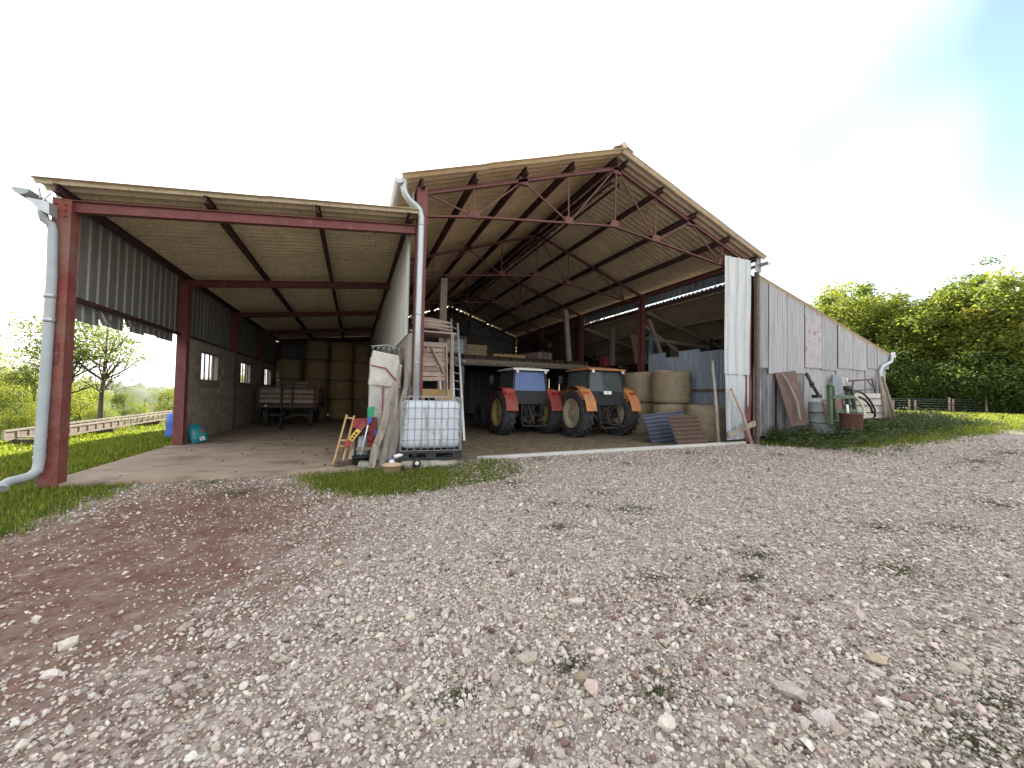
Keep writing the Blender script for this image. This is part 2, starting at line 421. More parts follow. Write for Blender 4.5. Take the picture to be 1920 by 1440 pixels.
TUFT = [(1225, 1085, 30), (1420, 1043, 28), (1048, 988, 20), (1040, 945, 20), (1120, 925, 30), (1170, 955, 22), (1685, 1070, 60), (1465, 853, 30), (1410, 1085, 22), (1610, 845, 30),
        (1230, 1300, 40), (1068, 1250, 22), (1830, 1400, 90), (1870, 1320, 80), (1790, 990, 40), (1870, 945, 50), (1650, 990, 26), (1310, 1130, 20), (855, 1310, 24), (1205, 955, 26),
        (1835, 865, 40), (1890, 850, 40), (1690, 845, 26), (1640, 850, 30), (960, 905, 50), (400, 905, 40), (450, 925, 40), (1010, 862, 30), (1290, 850, 22), (1180, 870, 24), (1100, 950, 20)]
TUFTW = []
for (a, b, s) in TUFT:
    p = onground(a, b); TUFTW.append((p[0], p[1], s * np.linalg.norm((p - CAM)) / F))
def axis(a0, a1, st, lo, hi):
    c = list(np.arange(a0, a1 + 1e-6, st)); s = st; x = a1
    while x < hi:
        s *= 1.25; x += s; c.append(x)
    s = st; x = a0; pre = []
    while x > lo:
        s *= 1.25; x -= s; pre.append(x)
    return np.array(pre[::-1] + c)
gx = axis(-14, 24, .14, -900, 900); gy = axis(-12, 5, .14, -300, 1500)
GX, GY = np.meshgrid(gx, gy)
GZ = zg(GX, GY)
def soft(fn, jit=.22, n=7):
    acc = np.zeros(GX.shape)
    for k in range(n):
        acc += fn(GX + rng.normal(0, jit, GX.shape), GY + rng.normal(0, jit, GX.shape))
    return acc / n
grass = np.maximum.reduce([soft(lambda x, y: inpoly(x, y, LAWN)), soft(lambda x, y: inpoly(x, y, PATCH), .12), soft(lambda x, y: inpoly(x, y, BANK), .3)])
for (a, b, s) in TUFTW:
    grass = np.maximum(grass, .5 * np.exp(-((GX - a) ** 2 + (GY - b) ** 2) / (s * .8) ** 2))
barnfl = ((GX > -.1) & (GX < 16.5) & (GY > .05) & (GY < 17.2)).astype(float)
grass *= 1 - barnfl
grass = np.where(GX < -9, 1, grass)
dirt = soft(lambda x, y: inpoly(x, y, DIRT), .5)
far = np.clip((np.hypot(GX, GY) - 60) / 60, 0, 1)
ny, nx = GX.shape
idx = np.arange(nx * ny).reshape(ny, nx)
faces = np.stack([idx[:-1, :-1], idx[:-1, 1:], idx[1:, 1:], idx[1:, :-1]], -1).reshape(-1, 4)
m = bpy.data.materials.new('ground'); m.use_nodes = True; M['ground'] = m
n = m.node_tree.nodes; l = m.node_tree.links
b = n['Principled BSDF']; b.inputs['Roughness'].default_value = .95; b.inputs['Specular IOR Level'].default_value = .15
geo = n.new('ShaderNodeNewGeometry')
at = n.new('ShaderNodeAttribute'); at.attribute_name = 'mask'; sp = n.new('ShaderNodeSeparateColor'); l.new(at.outputs['Color'], sp.inputs[0])
def noise(sc, det=6, ro=.6):
    k = n.new('ShaderNodeTexNoise'); k.inputs['Scale'].default_value = sc; k.inputs['Detail'].default_value = det; k.inputs['Roughness'].default_value = ro
    l.new(geo.outputs['Position'], k.inputs['Vector']); return k.outputs[0]
def ramp(src, *st):
    k = n.new('ShaderNodeValToRGB'); e = k.color_ramp.elements
    e[0].position, e[0].color = st[0][0], (*st[0][1], 1); e[1].position, e[1].color = st[-1][0], (*st[-1][1], 1)
    for p, c in st[1:-1]:
        x = e.new(p); x.color = (*c, 1)
    l.new(src, k.inputs[0]); return k.outputs[0]
def mix(f, a, c, mode='MIX'):
    k = n.new('ShaderNodeMix'); k.data_type = 'RGBA'; k.blend_type = mode
    for s, v in (('Factor', f), ('A', a), ('B', c)):
        if hasattr(v, 'is_linked') or hasattr(v, 'links'): l.new(v, k.inputs[s])
        else: k.inputs[s].default_value = v if not isinstance(v, tuple) else (*v, 1)
    return k.outputs['Result']
def mth(op, a, c):
    k = n.new('ShaderNodeMath'); k.operation = op
    for i, v in enumerate((a, c)):
        if hasattr(v, 'links'): l.new(v, k.inputs[i])
        else: k.inputs[i].default_value = v
    return k.outputs[0]
vo = n.new('ShaderNodeTexVoronoi'); vo.inputs['Scale'].default_value = 24; vo.inputs['Randomness'].default_value = 1
wv = n.new('ShaderNodeTexNoise'); wv.inputs['Scale'].default_value = 30; l.new(geo.outputs['Position'], wv.inputs['Vector'])
wmix = n.new('ShaderNodeVectorMath'); wmix.operation = 'MULTIPLY_ADD'; l.new(wv.outputs['Color'], wmix.inputs[0]); wmix.inputs[1].default_value = (.03, .03, .03); l.new(geo.outputs['Position'], wmix.inputs[2])
l.new(wmix.outputs[0], vo.inputs['Vector'])
cs = n.new('ShaderNodeSeparateColor'); l.new(vo.outputs['Color'], cs.inputs[0])
stone = ramp(cs.outputs[0], (.0, (.12, .095, .085)), (.3, (.23, .20, .18)), (.65, (.40, .37, .34)), (1.0, (.60, .57, .53)))
edge = ramp(vo.outputs['Distance'], (.0, (1, 1, 1)), (.55, (.9, .88, .87)), (.85, (.42, .37, .34)))
stone = mix(1.0, stone, edge, 'MULTIPLY')
fines = ramp(noise(70, 8, .75), (.3, (.13, .105, .09)), (.7, (.40, .345, .305)))
gravel = mix(ramp(noise(9, 6), (.42, (0, 0, 0)), (.58, (1, 1, 1))), fines, stone)
red = ramp(noise(16, 8, .7), (.28, (.08, .040, .030)), (.5, (.135, .076, .058)), (.75, (.23, .155, .125)))
soil = ramp(noise(9, 8), (.3, (.035, .045, .014)), (.7, (.075, .085, .025)))
barn = ramp(noise(5, 9, .75), (.3, (.075, .058, .045)), (.5, (.15, .12, .09)), (.72, (.30, .25, .19)))
wood = ramp(noise(.045, 9, .75), (.35, (.018, .032, .010)), (.5, (.04, .062, .018)), (.68, (.085, .10, .03)))
base = mix(mth('MULTIPLY', sp.outputs[2], ramp(noise(3, 6), (.25, (.6, .6, .6)), (.55, (1, 1, 1)))), gravel, red)
gfac = mth('MULTIPLY', sp.outputs[1], 1.0)
base = mix(ramp(mth('ADD', gfac, mth('SUBTRACT', mth('MULTIPLY', noise(14, 5), .7), .35)), (.35, (0, 0, 0)), (.65, (1, 1, 1))), base, soil)
a2 = n.new('ShaderNodeAttribute'); a2.attribute_name = 'mask2'; s2 = n.new('ShaderNodeSeparateColor'); l.new(a2.outputs['Color'], s2.inputs[0])
base = mix(s2.outputs[0], base, barn)
base = mix(s2.outputs[1], base, wood)
l.new(base, b.inputs['Base Color'])
bp = n.new('ShaderNodeBump'); bp.inputs['Strength'].default_value = .7; bp.inputs['Distance'].default_value = .02
hgt = mix(.5, ramp(vo.outputs['Distance'], (0, (1, 1, 1)), (.8, (0, 0, 0))), noise(40, 6))
l.new(hgt, bp.inputs['Height']); l.new(bp.outputs[0], b.inputs['Normal'])
mask = np.stack([1 - grass, grass, dirt], -1).reshape(-1, 3)
gm = np_mesh('ground', np.stack([GX, GY, GZ], -1).reshape(-1, 3), faces, 'ground', True, mask, 'mask')
a = gm.attributes.new('mask2', 'FLOAT_COLOR', 'POINT')
c4 = np.ones((nx * ny, 4), np.float32); c4[:, 0] = barnfl.ravel(); c4[:, 1] = far.ravel(); c4[:, 2] = 0
a.data.foreach_set('color', c4.ravel())
tag(link('ground', gm), kind='structure')

mb = MB().box(-5.13, -.02, -.06, 17.1, -.1, .075)
tag(mb.build('concrete_floor', 'concrete'), kind='structure')
# distant hills across the valley
def hill(prof, dist, seed):
    k = np.random.default_rng(seed); pts = []
    xs = np.linspace(prof[0][0], prof[-1][0], 90); ys = np.interp(xs, [p[0] for p in prof], [p[1] for p in prof])
    rows = [(.55, 0), (.7, .35), (.82, .68), (.92, .9), (1.0, 1.0), (1.1, .93), (1.3, .6)]
    for (f, h) in rows:
        for x, y in zip(xs, ys):
            d = ray(x, y); d = d / np.linalg.norm(d[:2])
            top = CAM[2] + d[2] * dist
            z = -60 + (top + 60) * h + k.normal(0, dist * .0035 * (.4 + h))
            pts.append((CAM[0] + d[0] * dist * f, CAM[1] + d[1] * dist * f, z))
    nn = len(xs)
    q = np.array([(r * nn + i, r * nn + i + 1, (r + 1) * nn + i + 1, (r + 1) * nn + i) for r in range(len(rows) - 1) for i in range(nn - 1)])
    return tag(link('hills', np_mesh('hills', np.array(pts), q, 'hill_wood', True)), kind='structure')
pm('hill_wood', (.075, .10, .035), (.028, .045, .016), .03, 1, 0, detail=10)
hill([(-900, 640), (-300, 660), (-60, 684), (0, 690), (60, 704), (120, 722), (200, 728), (330, 735)], 520, 1)
hill([(-60, 720), (120, 716), (205, 717), (240, 724), (290, 733), (420, 742), (560, 740)], 900, 2)
hill([(-400, 722), (100, 728), (240, 727), (300, 729), (420, 726), (600, 732)], 2200, 3)

# ================================================================== SHEET METAL HELPERS
def profile(kind, w):
    """cross-section points (s, h) over width w, centred"""
    if kind == 'sine177':
        n_ = int(round(w / .177 * 8)); return [(-w / 2 + w * i / n_, .036 * math.cos(2 * math.pi * (w * i / n_) / .177)) for i in range(n_ + 1)]
    if kind == 'sine76':
        n_ = int(round(w / .115 * 6)); return [(-w / 2 + w * i / n_, .028 * math.cos(2 * math.pi * (w * i / n_) / .115)) for i in range(n_ + 1)]
    p = {'trap': .275, 'trap_s': .31, 'trap_r': .206}.get(kind, .275); out = []; rh = {'trap': .020, 'trap_s': .034, 'trap_r': .045}[kind]
    k = max(1, int(round(w / p))); p = w / k
    for i in range(k):
        s0 = -w / 2 + i * p
        out += [(s0, 0), (s0 + p * .36, 0), (s0 + p * .44, rh), (s0 + p * .56, rh), (s0 + p * .64, 0)]
    return out + [(w / 2, 0)]
_sheets = {}
def sheet_mesh(kind, w, L, mat, th=.006, warp=0, seed=0):
    key = (kind, round(w, 3), round(L, 3), mat, warp, seed)
    if key in _sheets: return _sheets[key]
    pr = profile(kind, w); nl = 1 if not warp else 8
    k = random.Random(seed); ph = k.uniform(0, 6)
    mbs = MB(); vs = []
    for side in (0, 1):
        for j in range(nl + 1):
            y = L * j / nl
            for (s, h) in pr:
                bend = warp * (math.sin(y * 1.7 + ph) * .5 + math.sin(s * 3 + y * .9 + ph) * .5) if warp else 0
                vs.append((s, y, h + bend - (th if side else 0)))
    m_ = len(pr); t = (nl + 1) * m_; fs = []
    for j in range(nl):
        for i in range(m_ - 1):
            a_ = j * m_ + i
            fs.append((a_, a_ + 1, a_ + m_ + 1, a_ + m_)); fs.append((t + a_, t + a_ + m_, t + a_ + m_ + 1, t + a_ + 1))
    for i in range(m_ - 1):
        fs.append((i, t + i, t + i + 1, i + 1)); e = nl * m_ + i; fs.append((e, e + 1, t + e + 1, t + e))
    for j in range(nl):
        a_ = j * m_; fs.append((a_, a_ + m_, t + a_ + m_, t + a_)); a_ += m_ - 1; fs.append((a_, t + a_, t + a_ + m_, a_ + m_))
    mbs.add(vs, fs, False)
    _sheets[key] = mbs.mesh('sheet_' + kind, mat)
    return _sheets[key]
def sheet(name, parent, kind, w, L, mat, mid, ydir, xdir, warp=0, seed=0):
    """sheet whose lower middle is at mid, running along ydir for L, ribs spread along xdir"""
    return piece(sheet_mesh(kind, w, L, mat, .006, warp, seed), name, parent, mid, xdir, ydir)

FR = [0, 4.25, 8.5, 12.75, 17.0]
UL, UR, RID = -5.0, 9.15, 4.6
# ================================================================== MAIN BARN
barn_o = thing('hay_barn', (4.6, 8.5, .1), 'tall open-fronted barn with red steel trusses and corrugated gable roof', 'barn')
B = barn_o
def zroof(u): return 7.2 - .355 * abs(u - RID)
def ztop(u): return zroof(u) - .27
for v in FR:
    for u, zt in ((.02, 5.38), (9.10, 5.38)):
        MB().ibeam((u, v, .02), (u, v, zt), .19, .19, (0, 1, 0), .016).build('post', 'red_steel', B)
topn = [.11, 1.05, 2.15, 3.3, 4.58, 5.82, 6.98, 8.15, 9.1]
for k_, v in enumerate(FR):
    mt = 'truss_steel'
    ch = MB()
    for a_, c_ in ((.05, RID), (RID, 9.17)):
        for dv in (-.028, .028):
            ch.bar((a_, v + dv, ztop(a_)), (c_, v + dv, ztop(c_)), .012, .06)
        ch.bar((a_, v, ztop(a_) + .036), (c_, v, ztop(c_) + .036), .10, .010)
    t = ch.build('truss', mt, B)
    bot = [(.09, 4.89), (1.08, 5.07), (3.3, 5.37), (4.56, 5.53), (5.82, 5.39), (8.12, 5.13), (9.1, 4.98)]
    for (a_, za), (c_, zc) in zip(bot[:-1], bot[1:]):
        mb = MB(); mb.bar((a_, v, za - .02), (c_, v, zc - .02), .07, .010); mb.bar((a_, v, za), (c_, v, zc), .010, .045)
        mb.build('bottom_chord', mt, t)
    web = [((.11, ztop(.11)), (1.08, 5.07)), ((1.05, ztop(1.05)), (1.08, 5.07)), ((1.08, 5.07), (2.15, ztop(2.15))), ((2.15, ztop(2.15)), (3.3, 5.37)),
           ((3.28, ztop(3.28)), (3.3, 5.37)), ((3.3, 5.37), (4.56, ztop(4.56))), ((4.58, ztop(4.58)), (4.56, 5.53)), ((4.62, ztop(4.62)), (5.82, 5.39)),
           ((5.82, ztop(5.82)), (5.82, 5.39)), ((5.82, 5.39), (6.98, ztop(6.98))), ((6.98, ztop(6.98)), (8.12, 5.13)), ((8.17, ztop(8.17)), (8.12, 5.13))]
    for i_, ((a_, za), (c_, zc)) in enumerate(web):
        e = .012 * ((i_ % 3) - 1)
        MB().bar((a_, v + e, za), (c_, v + e, zc), .030, .025, (0, 1, 0)).build('web_bar', mt, t)
    for (a_, za) in ((1.08, 5.09), (3.3, 5.39), (4.56, 5.55), (5.82, 5.42), (8.12, 5.16), (2.15, ztop(2.15) - .04), (6.98, ztop(6.98) - .04), (4.6, ztop(4.6) - .08)):
        MB().add([(a_ + x, v + y, za + z) for y in (-.034, .034) for x, z in ((-.13, -.05), (.13, -.05), (.09, .11), (-.09, .11))],
                 [(0, 1, 2, 3), (7, 6, 5, 4), (0, 4, 5, 1), (1, 5, 6, 2), (2, 6, 7, 3), (3, 7, 4, 0)]).build('gusset_plate', mt, t)
for u in (.0, 1.05, 2.15, 3.3, 5.85, 6.98, 8.18, 9.25):
    sl = .355 if u < RID else -.355
    nrm = Vector((-sl, 0, 1)).normalized()
    c_ = Vector((u, 0, ztop(u) + .125))
    mb = MB().ibeam((c_.x, -.22, c_.z), (c_.x, 17.2, c_.z), .075, .145, nrm, .010)
    mb.build('purlin', 'dark_steel', B)
for s in (-1, 1):
    u = RID + s * .14
    MB().ibeam((u, -.22, ztop(u) + .12), (u, 17.2, ztop(u) + .12), .075, .145, (-s * -.355, 0, 1), .010).build('purlin', 'dark_steel', B)
mb = MB()
for i in range(36):     # lattice of the ridge girder
    y0 = i * .48; mb.bar((RID - .1, y0, 6.62), (RID + .1, y0 + .24, 6.72), .02, .012); mb.bar((RID + .1, y0 + .24, 6.72), (RID - .1, y0 + .48, 6.62), .02, .012)
mb.bar((RID - .11, 0, 6.60), (RID - .11, 17, 6.60), .04, .05); mb.bar((RID + .11, 0, 6.60), (RID + .11, 17, 6.60), .04, .05)
mb.build('ridge_girder', 'dark_steel', B)
# corrugated roof: single sheets, three rows a slope
W = .177 * 5
ncol = int(17.6 / W) + 1
for s, mat in ((-1, 'cement_roof'), (1, 'cement_roof_grey')):
    eav = RID + s * 4.97
    tot = math.hypot(4.97, 4.97 * .355); d = Vector((-s * 1, 0, .355)).normalized(); nrm = Vector((s * .355, 0, 1)).normalized()
    Ls = [1.80, 1.80, 1.80]
    st = [0, 1.74, 3.48]
    for r_ in range(3):
        for c_ in range(ncol):
            y = -.27 + W * (c_ + .5)
            mid = Vector((eav, y, zroof(eav))) + d * st[r_] + nrm * (.012 * r_ + .03 + rnd.uniform(0, .003))
            xd = (0, 1, 0) if s > 0 else (0, -1, 0)
            sheet('roof_sheet', B, 'sine177', W + .03, Ls[r_], mat, mid, d, xd)
for c_ in range(11):        # ridge caps
    y0 = -.3 + c_ * 1.62; mb = MB()
    for s in (-1, 1):
        mb.add([(RID, y0, 7.36), (RID, y0 + 1.66, 7.365), (RID + s * .27, y0 + 1.66, 7.25), (RID + s * .27, y0, 7.245)], [(0, 1, 2, 3)])
        mb.add([(RID, y0, 7.345), (RID, y0 + 1.66, 7.35), (RID + s * .27, y0 + 1.66, 7.235), (RID + s * .27, y0, 7.23)], [(3, 2, 1, 0)])
    mb.tube([(RID, y0, 7.345), (RID, y0 + 1.66, 7.35)], [.075, .065], 10)
    mb.build('ridge_cap', 'cement_roof_grey', B)
# rear gable wall and side cladding
v = 17.12; x = 0.1
while x < 9.15:
    w = min(.275, 9.2 - x); zt = min(zroof(x), zroof(x + w)) - .02
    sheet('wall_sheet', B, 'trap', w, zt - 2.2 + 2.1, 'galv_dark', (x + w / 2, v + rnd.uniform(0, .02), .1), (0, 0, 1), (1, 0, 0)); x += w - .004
y = .2
while y < 8.4:      # strip above the side shed
    sheet('wall_sheet', B, 'trap', .55, .36, 'galv_dark', (9.30, y + .275, 5.008), (0, 0, 1), (0, 1, 0)); y += .555
y = 8.6
while y < 16.9:     # dark boards with gaps
    w = rnd.uniform(.14, .2)
    MB().box(9.27, 9.295, y, y + w, 2.3 + rnd.uniform(-.1, .1), 5.34).build('wall_board', 'dark_wood', B); y += w + rnd.choice((.004, .01, .02, .03))
y = 0.12
while y < 16.9:     # cladding between the lean-to roof and the main eaves
    sheet('wall_sheet', B, 'trap', .825, .78, 'galv_wall', (-.11, y + .41, 4.66), (0, 0, 1), (0, -1, 0)); y += .83
MB().bar((9.22, .1, 4.83), (9.22, 16.9, 4.83), .08, .1).build('side_rail', 'dark_steel', B)
MB().bar((9.22, .1, 5.34), (9.22, 16.9, 5.34), .07, .08).build('side_rail', 'red_steel', B)
# eaves gutter and downpipe at the middle
def halfgutter(p0, p1, r):
    def fn(a_, t_):
        an = math.pi * (1 + a_); q = [p0[i] + (p1[i] - p0[i]) * t_ for i in range(3)]
        return (q[0] + math.cos(an) * r, q[1], q[2] + math.sin(an) * r)
    mb_ = MB().grid(fn, 10, 1)
    def fn2(a_, t_):
        an = math.pi * (1 + a_); q = [p0[i] + (p1[i] - p0[i]) * t_ for i in range(3)]
        return (q[0] + math.cos(an) * (r - .006), q[1], q[2] + math.sin(an) * (r - .006))
    mb_.grid(fn2, 10, 1)
    ring = [(p0[0] + math.cos(math.pi * (1 + i / 10)) * r, p0[1], p0[2] + math.sin(math.pi * (1 + i / 10)) * r) for i in range(11)]
    mb_.add(ring, [tuple(range(11))]); return mb_
halfgutter((-.44, -.3, 5.36), (-.44, 17.2, 5.31), .085).build('gutter', 'zinc', B)
dp = [onv(758, 338, -.22), onv(757, 352, -.22), onv(760, 364, -.22), onv(768, 376, -.2), onv(780, 386, -.18), onv(787, 394, -.17), onv(790, 408, -.17), onv(789, 450, -.17), onv(784, 600, -.17), onv(777, 860, -.17)]
d_ = MB().tube(dp, .06, 12).build('downpipe', 'zinc', B)
for py in (422, 590, 680):
    c_ = onv(790 - (py - 420) * .031, py, -.17)
    mb = MB().lathe([(.068, -.012), (.068, .012)], c_, (0, 0, 1), 14); mb.bar((c_[0], c_[1] + .02, c_[2]), (c_[0] + .1, c_[1] + .1, c_[2]), .015, .015); mb.build('pipe_clip', 'zinc', d_)
halfgutter((9.66, -.3, 5.36), (9.66, 17.2, 5.31), .085).build('gutter', 'zinc', B)
sheet('wall_sheet', B, 'trap', .42, .52, 'galv_wall', (9.52, -.06, 5.10), (0, 0, 1), (1, .25, 0), .01, 3)
MB().bar((1.25, -.02, .13), (9.42, -.02, .235), .15, .11).build('threshold', 'kerb', B, .01)
# tall galvanised cladding beside the opening
pl = sheet('wall_sheet', B, 'trap_s', 1.0, 3.22, 'galv_bright', onv(1383, 702, -.12), (-.012, 0, 1), (1, 0, 0), .02, 5)
pl['label'] = 'upper bright galvanised sheet, streaked yellow'
sheet('wall_sheet', B, 'trap_s', 1.06, 1.85, 'galv_bright', onv(1388, 824, -.13), (-.02, .05, 1), (1, .1, 0), .07, 6)
MB().bar(onv(1366, 816, -.2), onv(1416, 793, -.2), .03, .15, (0, 0, 1)).build('plank', 'grey_wood', B)
MB().bar((9.335, -.17, .15), (9.32, -.17, 5.05), .11, .10).build('post', 'dark_wood', B, .008)
# loft at the back
for (z0, z1, mt, y) in ((2.62, 2.86, 'old_wood', 7.75), (2.88, 3.02, 'dark_wood', 7.9)):
    MB().bar((.3, y, (z0 + z1) / 2), (9.05, y, (z0 + z1) / 2 + .03), .14, z1 - z0, jit=.015).build('loft_beam', mt, B)
for i in range(17):
    u = .4 + i * .53
    MB().bar((u, 7.7, 2.95), (u, 16.9, 2.95), .07, .13).build('joist', 'dark_wood', B)
y = 7.72
while y < 16.8:
    w = rnd.uniform(.2, .3); MB().box(.25, 9.05, y, y + w - .01, 3.025, 3.055 + rnd.uniform(0, .01)).build('floor_plank', 'dark_wood', B); y += w
MB().bar((.6, 7.62, 2.70), (8.9, 7.62, 2.72), .03, .10, jit=.01).build('loft_beam', 'grey_wood', B)
for p0, p1, w in (((1.32, 4.1, .1), (1.36, 4.1, 4.95), .24), ((7.72, 7.3, 3.0), (7.33, 7.0, 5.2), .2), ((3.0, 7.9, .1), (3.0, 7.9, 2.62), .2), ((6.1, 7.9, .1), (6.1, 7.9, 2.62), .2)):
    MB().bar(p0, p1, w, w * .8, (0, 1, 0), w * .85, w * .7).build('wooden_post', 'old_wood', B, .01)

# ================================================================== LEAN-TO
L_ = thing('lean_to_shed', (-2.5, 8.5, .07), 'open lean-to shed with red steel frame on the left of the barn', 'shed')
def zl(u): return 4.24 + (u + 5.0) * .1155
for i, v in enumerate(FR):
    mb = MB().ibeam((-4.98, v, .03), (-4.98, v, 4.10), .2, .2, (0, 1, 0), .016)
    if i == 0:
        mb.box(-5.07, -4.89, v - .094, v + .094, .03, 4.08)
    po = mb.build('post', 'red_steel' if i else 'red_steel_worn', L_)
    MB().ibeam((-4.9, v, 4.03), (-.09, v, 4.03 + 4.81 * .1155), .1, .17, (0, 0, 1), .014).build('rafter', 'red_steel', L_)
    if i == 0:
        MB().box(-5.03, -4.93, -.115, -.1, 1.75, 2.05).build('patch_plate', 'red_steel', po)
        for z in (3.85, 3.93, 4.01):
            for s in (-1, 1): MB().lathe([(.014, 0), (.012, .015), (0, .02)], (-4.985 + s * .05, -.1, z), (0, -1, 0), 6).build('bolt', 'red_steel', po)
for u in (-4.98, -3.3, -1.75, -.22):
    MB().ibeam((u, -.24, zl(u) - .06), (u, 17.15, zl(u) - .06), .07, .12, (0, 0, 1), .010).build('purlin', 'dark_steel', L_)
y = -.28; d = Vector((1, 0, .1155)).normalized()
while y < 17.1:
    for s0, ln, lift in ((-5.22, 2.75, .008), (-2.55, 2.5, .016)):
        sheet('roof_sheet', L_, 'trap_r', .825, ln, 'lean_roof', Vector((s0, y + .41, zl(s0) + lift + .046)), d, (0, 1, 0))
    y += .8
# side cladding
y = .12
while y < 16.9:
    sheet('wall_sheet', L_, 'trap', .825, 1.415, 'galv_wall', (-5.10, y + .41, 2.80), (0, 0, 1), (0, 1, 0)); y += .815
MB().bar((-5.03, .1, 2.76), (-5.03, 16.9, 2.76), .06, .07).build('side_rail', 'dark_steel', L_)
for i, (y0, w, z0, z1, tilt) in enumerate(((.12, .55, 2.50, 2.79, 0), (.66, .55, 2.47, 2.79, .02), (1.14, .28, 2.52, 2.80, .28), (1.42, .55, 2.50, 2.79, -.02), (1.95, .28, 2.60, 2.80, .22), (2.2, .55, 2.52, 2.79, 0), (2.74, .55, 2.57, 2.79, .015), (3.28, .825, 2.55, 2.79, 0))):
    sheet('torn_sheet', L_, 'trap', w, z1 - z0, 'galv_wall', (-5.14 + tilt * .3, y0 + w / 2, z0), (-tilt, .0, 1), (0, 1, tilt))
# block wall of bays two to four with three barred windows
wins = [(5.32, 6.8), (9.3, 10.78), (13.42, 14.9)]
Z0, Z1 = 1.66, 2.46
bw = MB()
ys = [4.36] + [a for w_ in wins for a in w_] + [16.95]
for i in range(0, len(ys), 2): bw.box(-5.12, -4.93, ys[i], ys[i + 1], .05, 2.72)
for a_, c_ in wins:
    bw.box(-5.12, -4.93, a_, c_, .05, Z0); bw.box(-5.12, -4.93, a_, c_, Z1, 2.72)
wall = bw.build('block_wall', 'mortar', L_)
blk = MB().box(-.012, .012, -.238, .238, -.094, .094).mesh('block', 'block', None, .006)
blh = MB().box(-.012, .012, -.113, .113, -.094, .094).mesh('block', 'block', None, .006)
for r_ in range(13):
    z = .08 + .1 + r_ * .2
    y = 4.38 + (.25 if r_ % 2 else 0)
    first = True
    if r_ % 2: piece(blh, 'block', wall, (-4.925, 4.38 + .125, z), (1, 0, 0), (0, 1, 0))
    while y + .5 < 16.95:
        c_ = y + .25
        if not any(a_ - .2 < c_ < b_ + .2 and Z0 - .09 < z < Z1 + .09 for a_, b_ in wins):
            piece(blk, 'block', wall, (-4.925 + rnd.uniform(-.002, .002), c_, z), (1, 0, 0), (0, 1, 0))
        y += .5
for a_, c_ in wins:
    mb = MB()
    for (p, q) in (((a_, Z0), (a_ + .05, Z1)), ((c_ - .05, Z0), (c_, Z1))): mb.box(-4.985, -4.935, p[0], q[0], p[1], q[1])
    mb.box(-4.985, -4.935, a_ + .05, c_ - .05, Z0, Z0 + .04).box(-4.985, -4.935, a_ + .05, c_ - .05, Z1 - .04, Z1)
    w_ = mb.build('window_frame', 'old_wood', L_)
    for k in range(1, 4):
        y = a_ + (c_ - a_) * k / 4; MB().box(-4.975, -4.945, y - .015, y + .015, Z0 + .04, Z1 - .04).build('window_bar', 'black_iron', w_)
    for k in range(4):
        ya, yb = a_ + .05 + (c_ - a_ - .1) * k / 4 + .012, a_ + .05 + (c_ - a_ - .1) * (k + 1) / 4 - .012
        MB().box(-4.962, -4.958, ya, yb, Z0 + .05, Z1 - .05).build('pane', 'window_glass', w_)
# wall between lean-to and barn
y = .14
while y < 16.9:
    sheet('wall_sheet', L_, 'trap_s', .825, 2.16, 'galv_light', (-.16, y + .41, 2.58), (0, 0, 1), (0, -1, 0)); y += .82
MB().box(-.14, -.02, .12, 16.95, .05, 2.60).build('partition_wall', 'render_wall', L_)
# rear wall
x = -5.0
while x < -.1:
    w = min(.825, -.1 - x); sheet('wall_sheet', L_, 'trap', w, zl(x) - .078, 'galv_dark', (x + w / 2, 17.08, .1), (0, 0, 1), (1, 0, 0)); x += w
MB().bar((-4.98, 17.0, zl(-4.98) - .05), (-.1, 17.0, zl(-.1) - .05), .06, .10).build('rear_board', 'dark_wood', L_)  # added board, blocks the light coming through the gap under the roof
# gutter, hopper and downpipe at the front left
g_ = halfgutter((-5.30, -.28, 4.09), (-5.30, 17.2, 4.04), .085).build('gutter', 'pvc_grey', L_)
mb = MB(); a0 = onv(48, 369, -.3); a1 = onv(92, 378, -.3); b1 = onv(92, 402, -.3); b0 = onv(72, 392, -.3)
mb.add([a0, a1, b1, b0] + [Vector(q) + Vector((.0, .16, 0)) for q in (a0, a1, b1, b0)], [(0, 1, 2, 3), (7, 6, 5, 4), (0, 4, 5, 1), (1, 5, 6, 2), (2, 6, 7, 3), (3, 7, 4, 0)])
mb.build('hopper', 'zinc', L_)
pts = [onv(82, 385, -.24), onv(80, 400, -.22), onv(84, 412, -.2), onv(95, 420, -.16), onv(99, 432, -.15), onv(97, 520, -.15), onv(84, 720, -.15), onv(73, 868, -.17), onv(70, 882, -.2), onv(58, 892, -.26), onv(40, 898, -.36), onv(18, 903, -.46), onv(6, 910, -.55), onv(3, 917, -.6)]
dpo = MB().tube(pts, [.05] * 5 + [.054, .056] + [.057] * 7, 14).build('downpipe', 'pvc_grey', L_)
for (px, py) in ((94, 555), (92, 600), (77, 820), (75, 838), (74, 858)):
    MB().lathe([(.062, -.03), (.062, .03)], onv(px, py, -.15), (0, 0, 1), 14).build('pipe_sleeve', 'zinc', dpo)
for a_, c_ in (((73, 352), (76, 372)), ((95, 362), (78, 378))): MB().bar(onv(*a_, -.25), onv(*c_, -.25), .012, .02).build('gutter_bracket', 'zinc', g_)

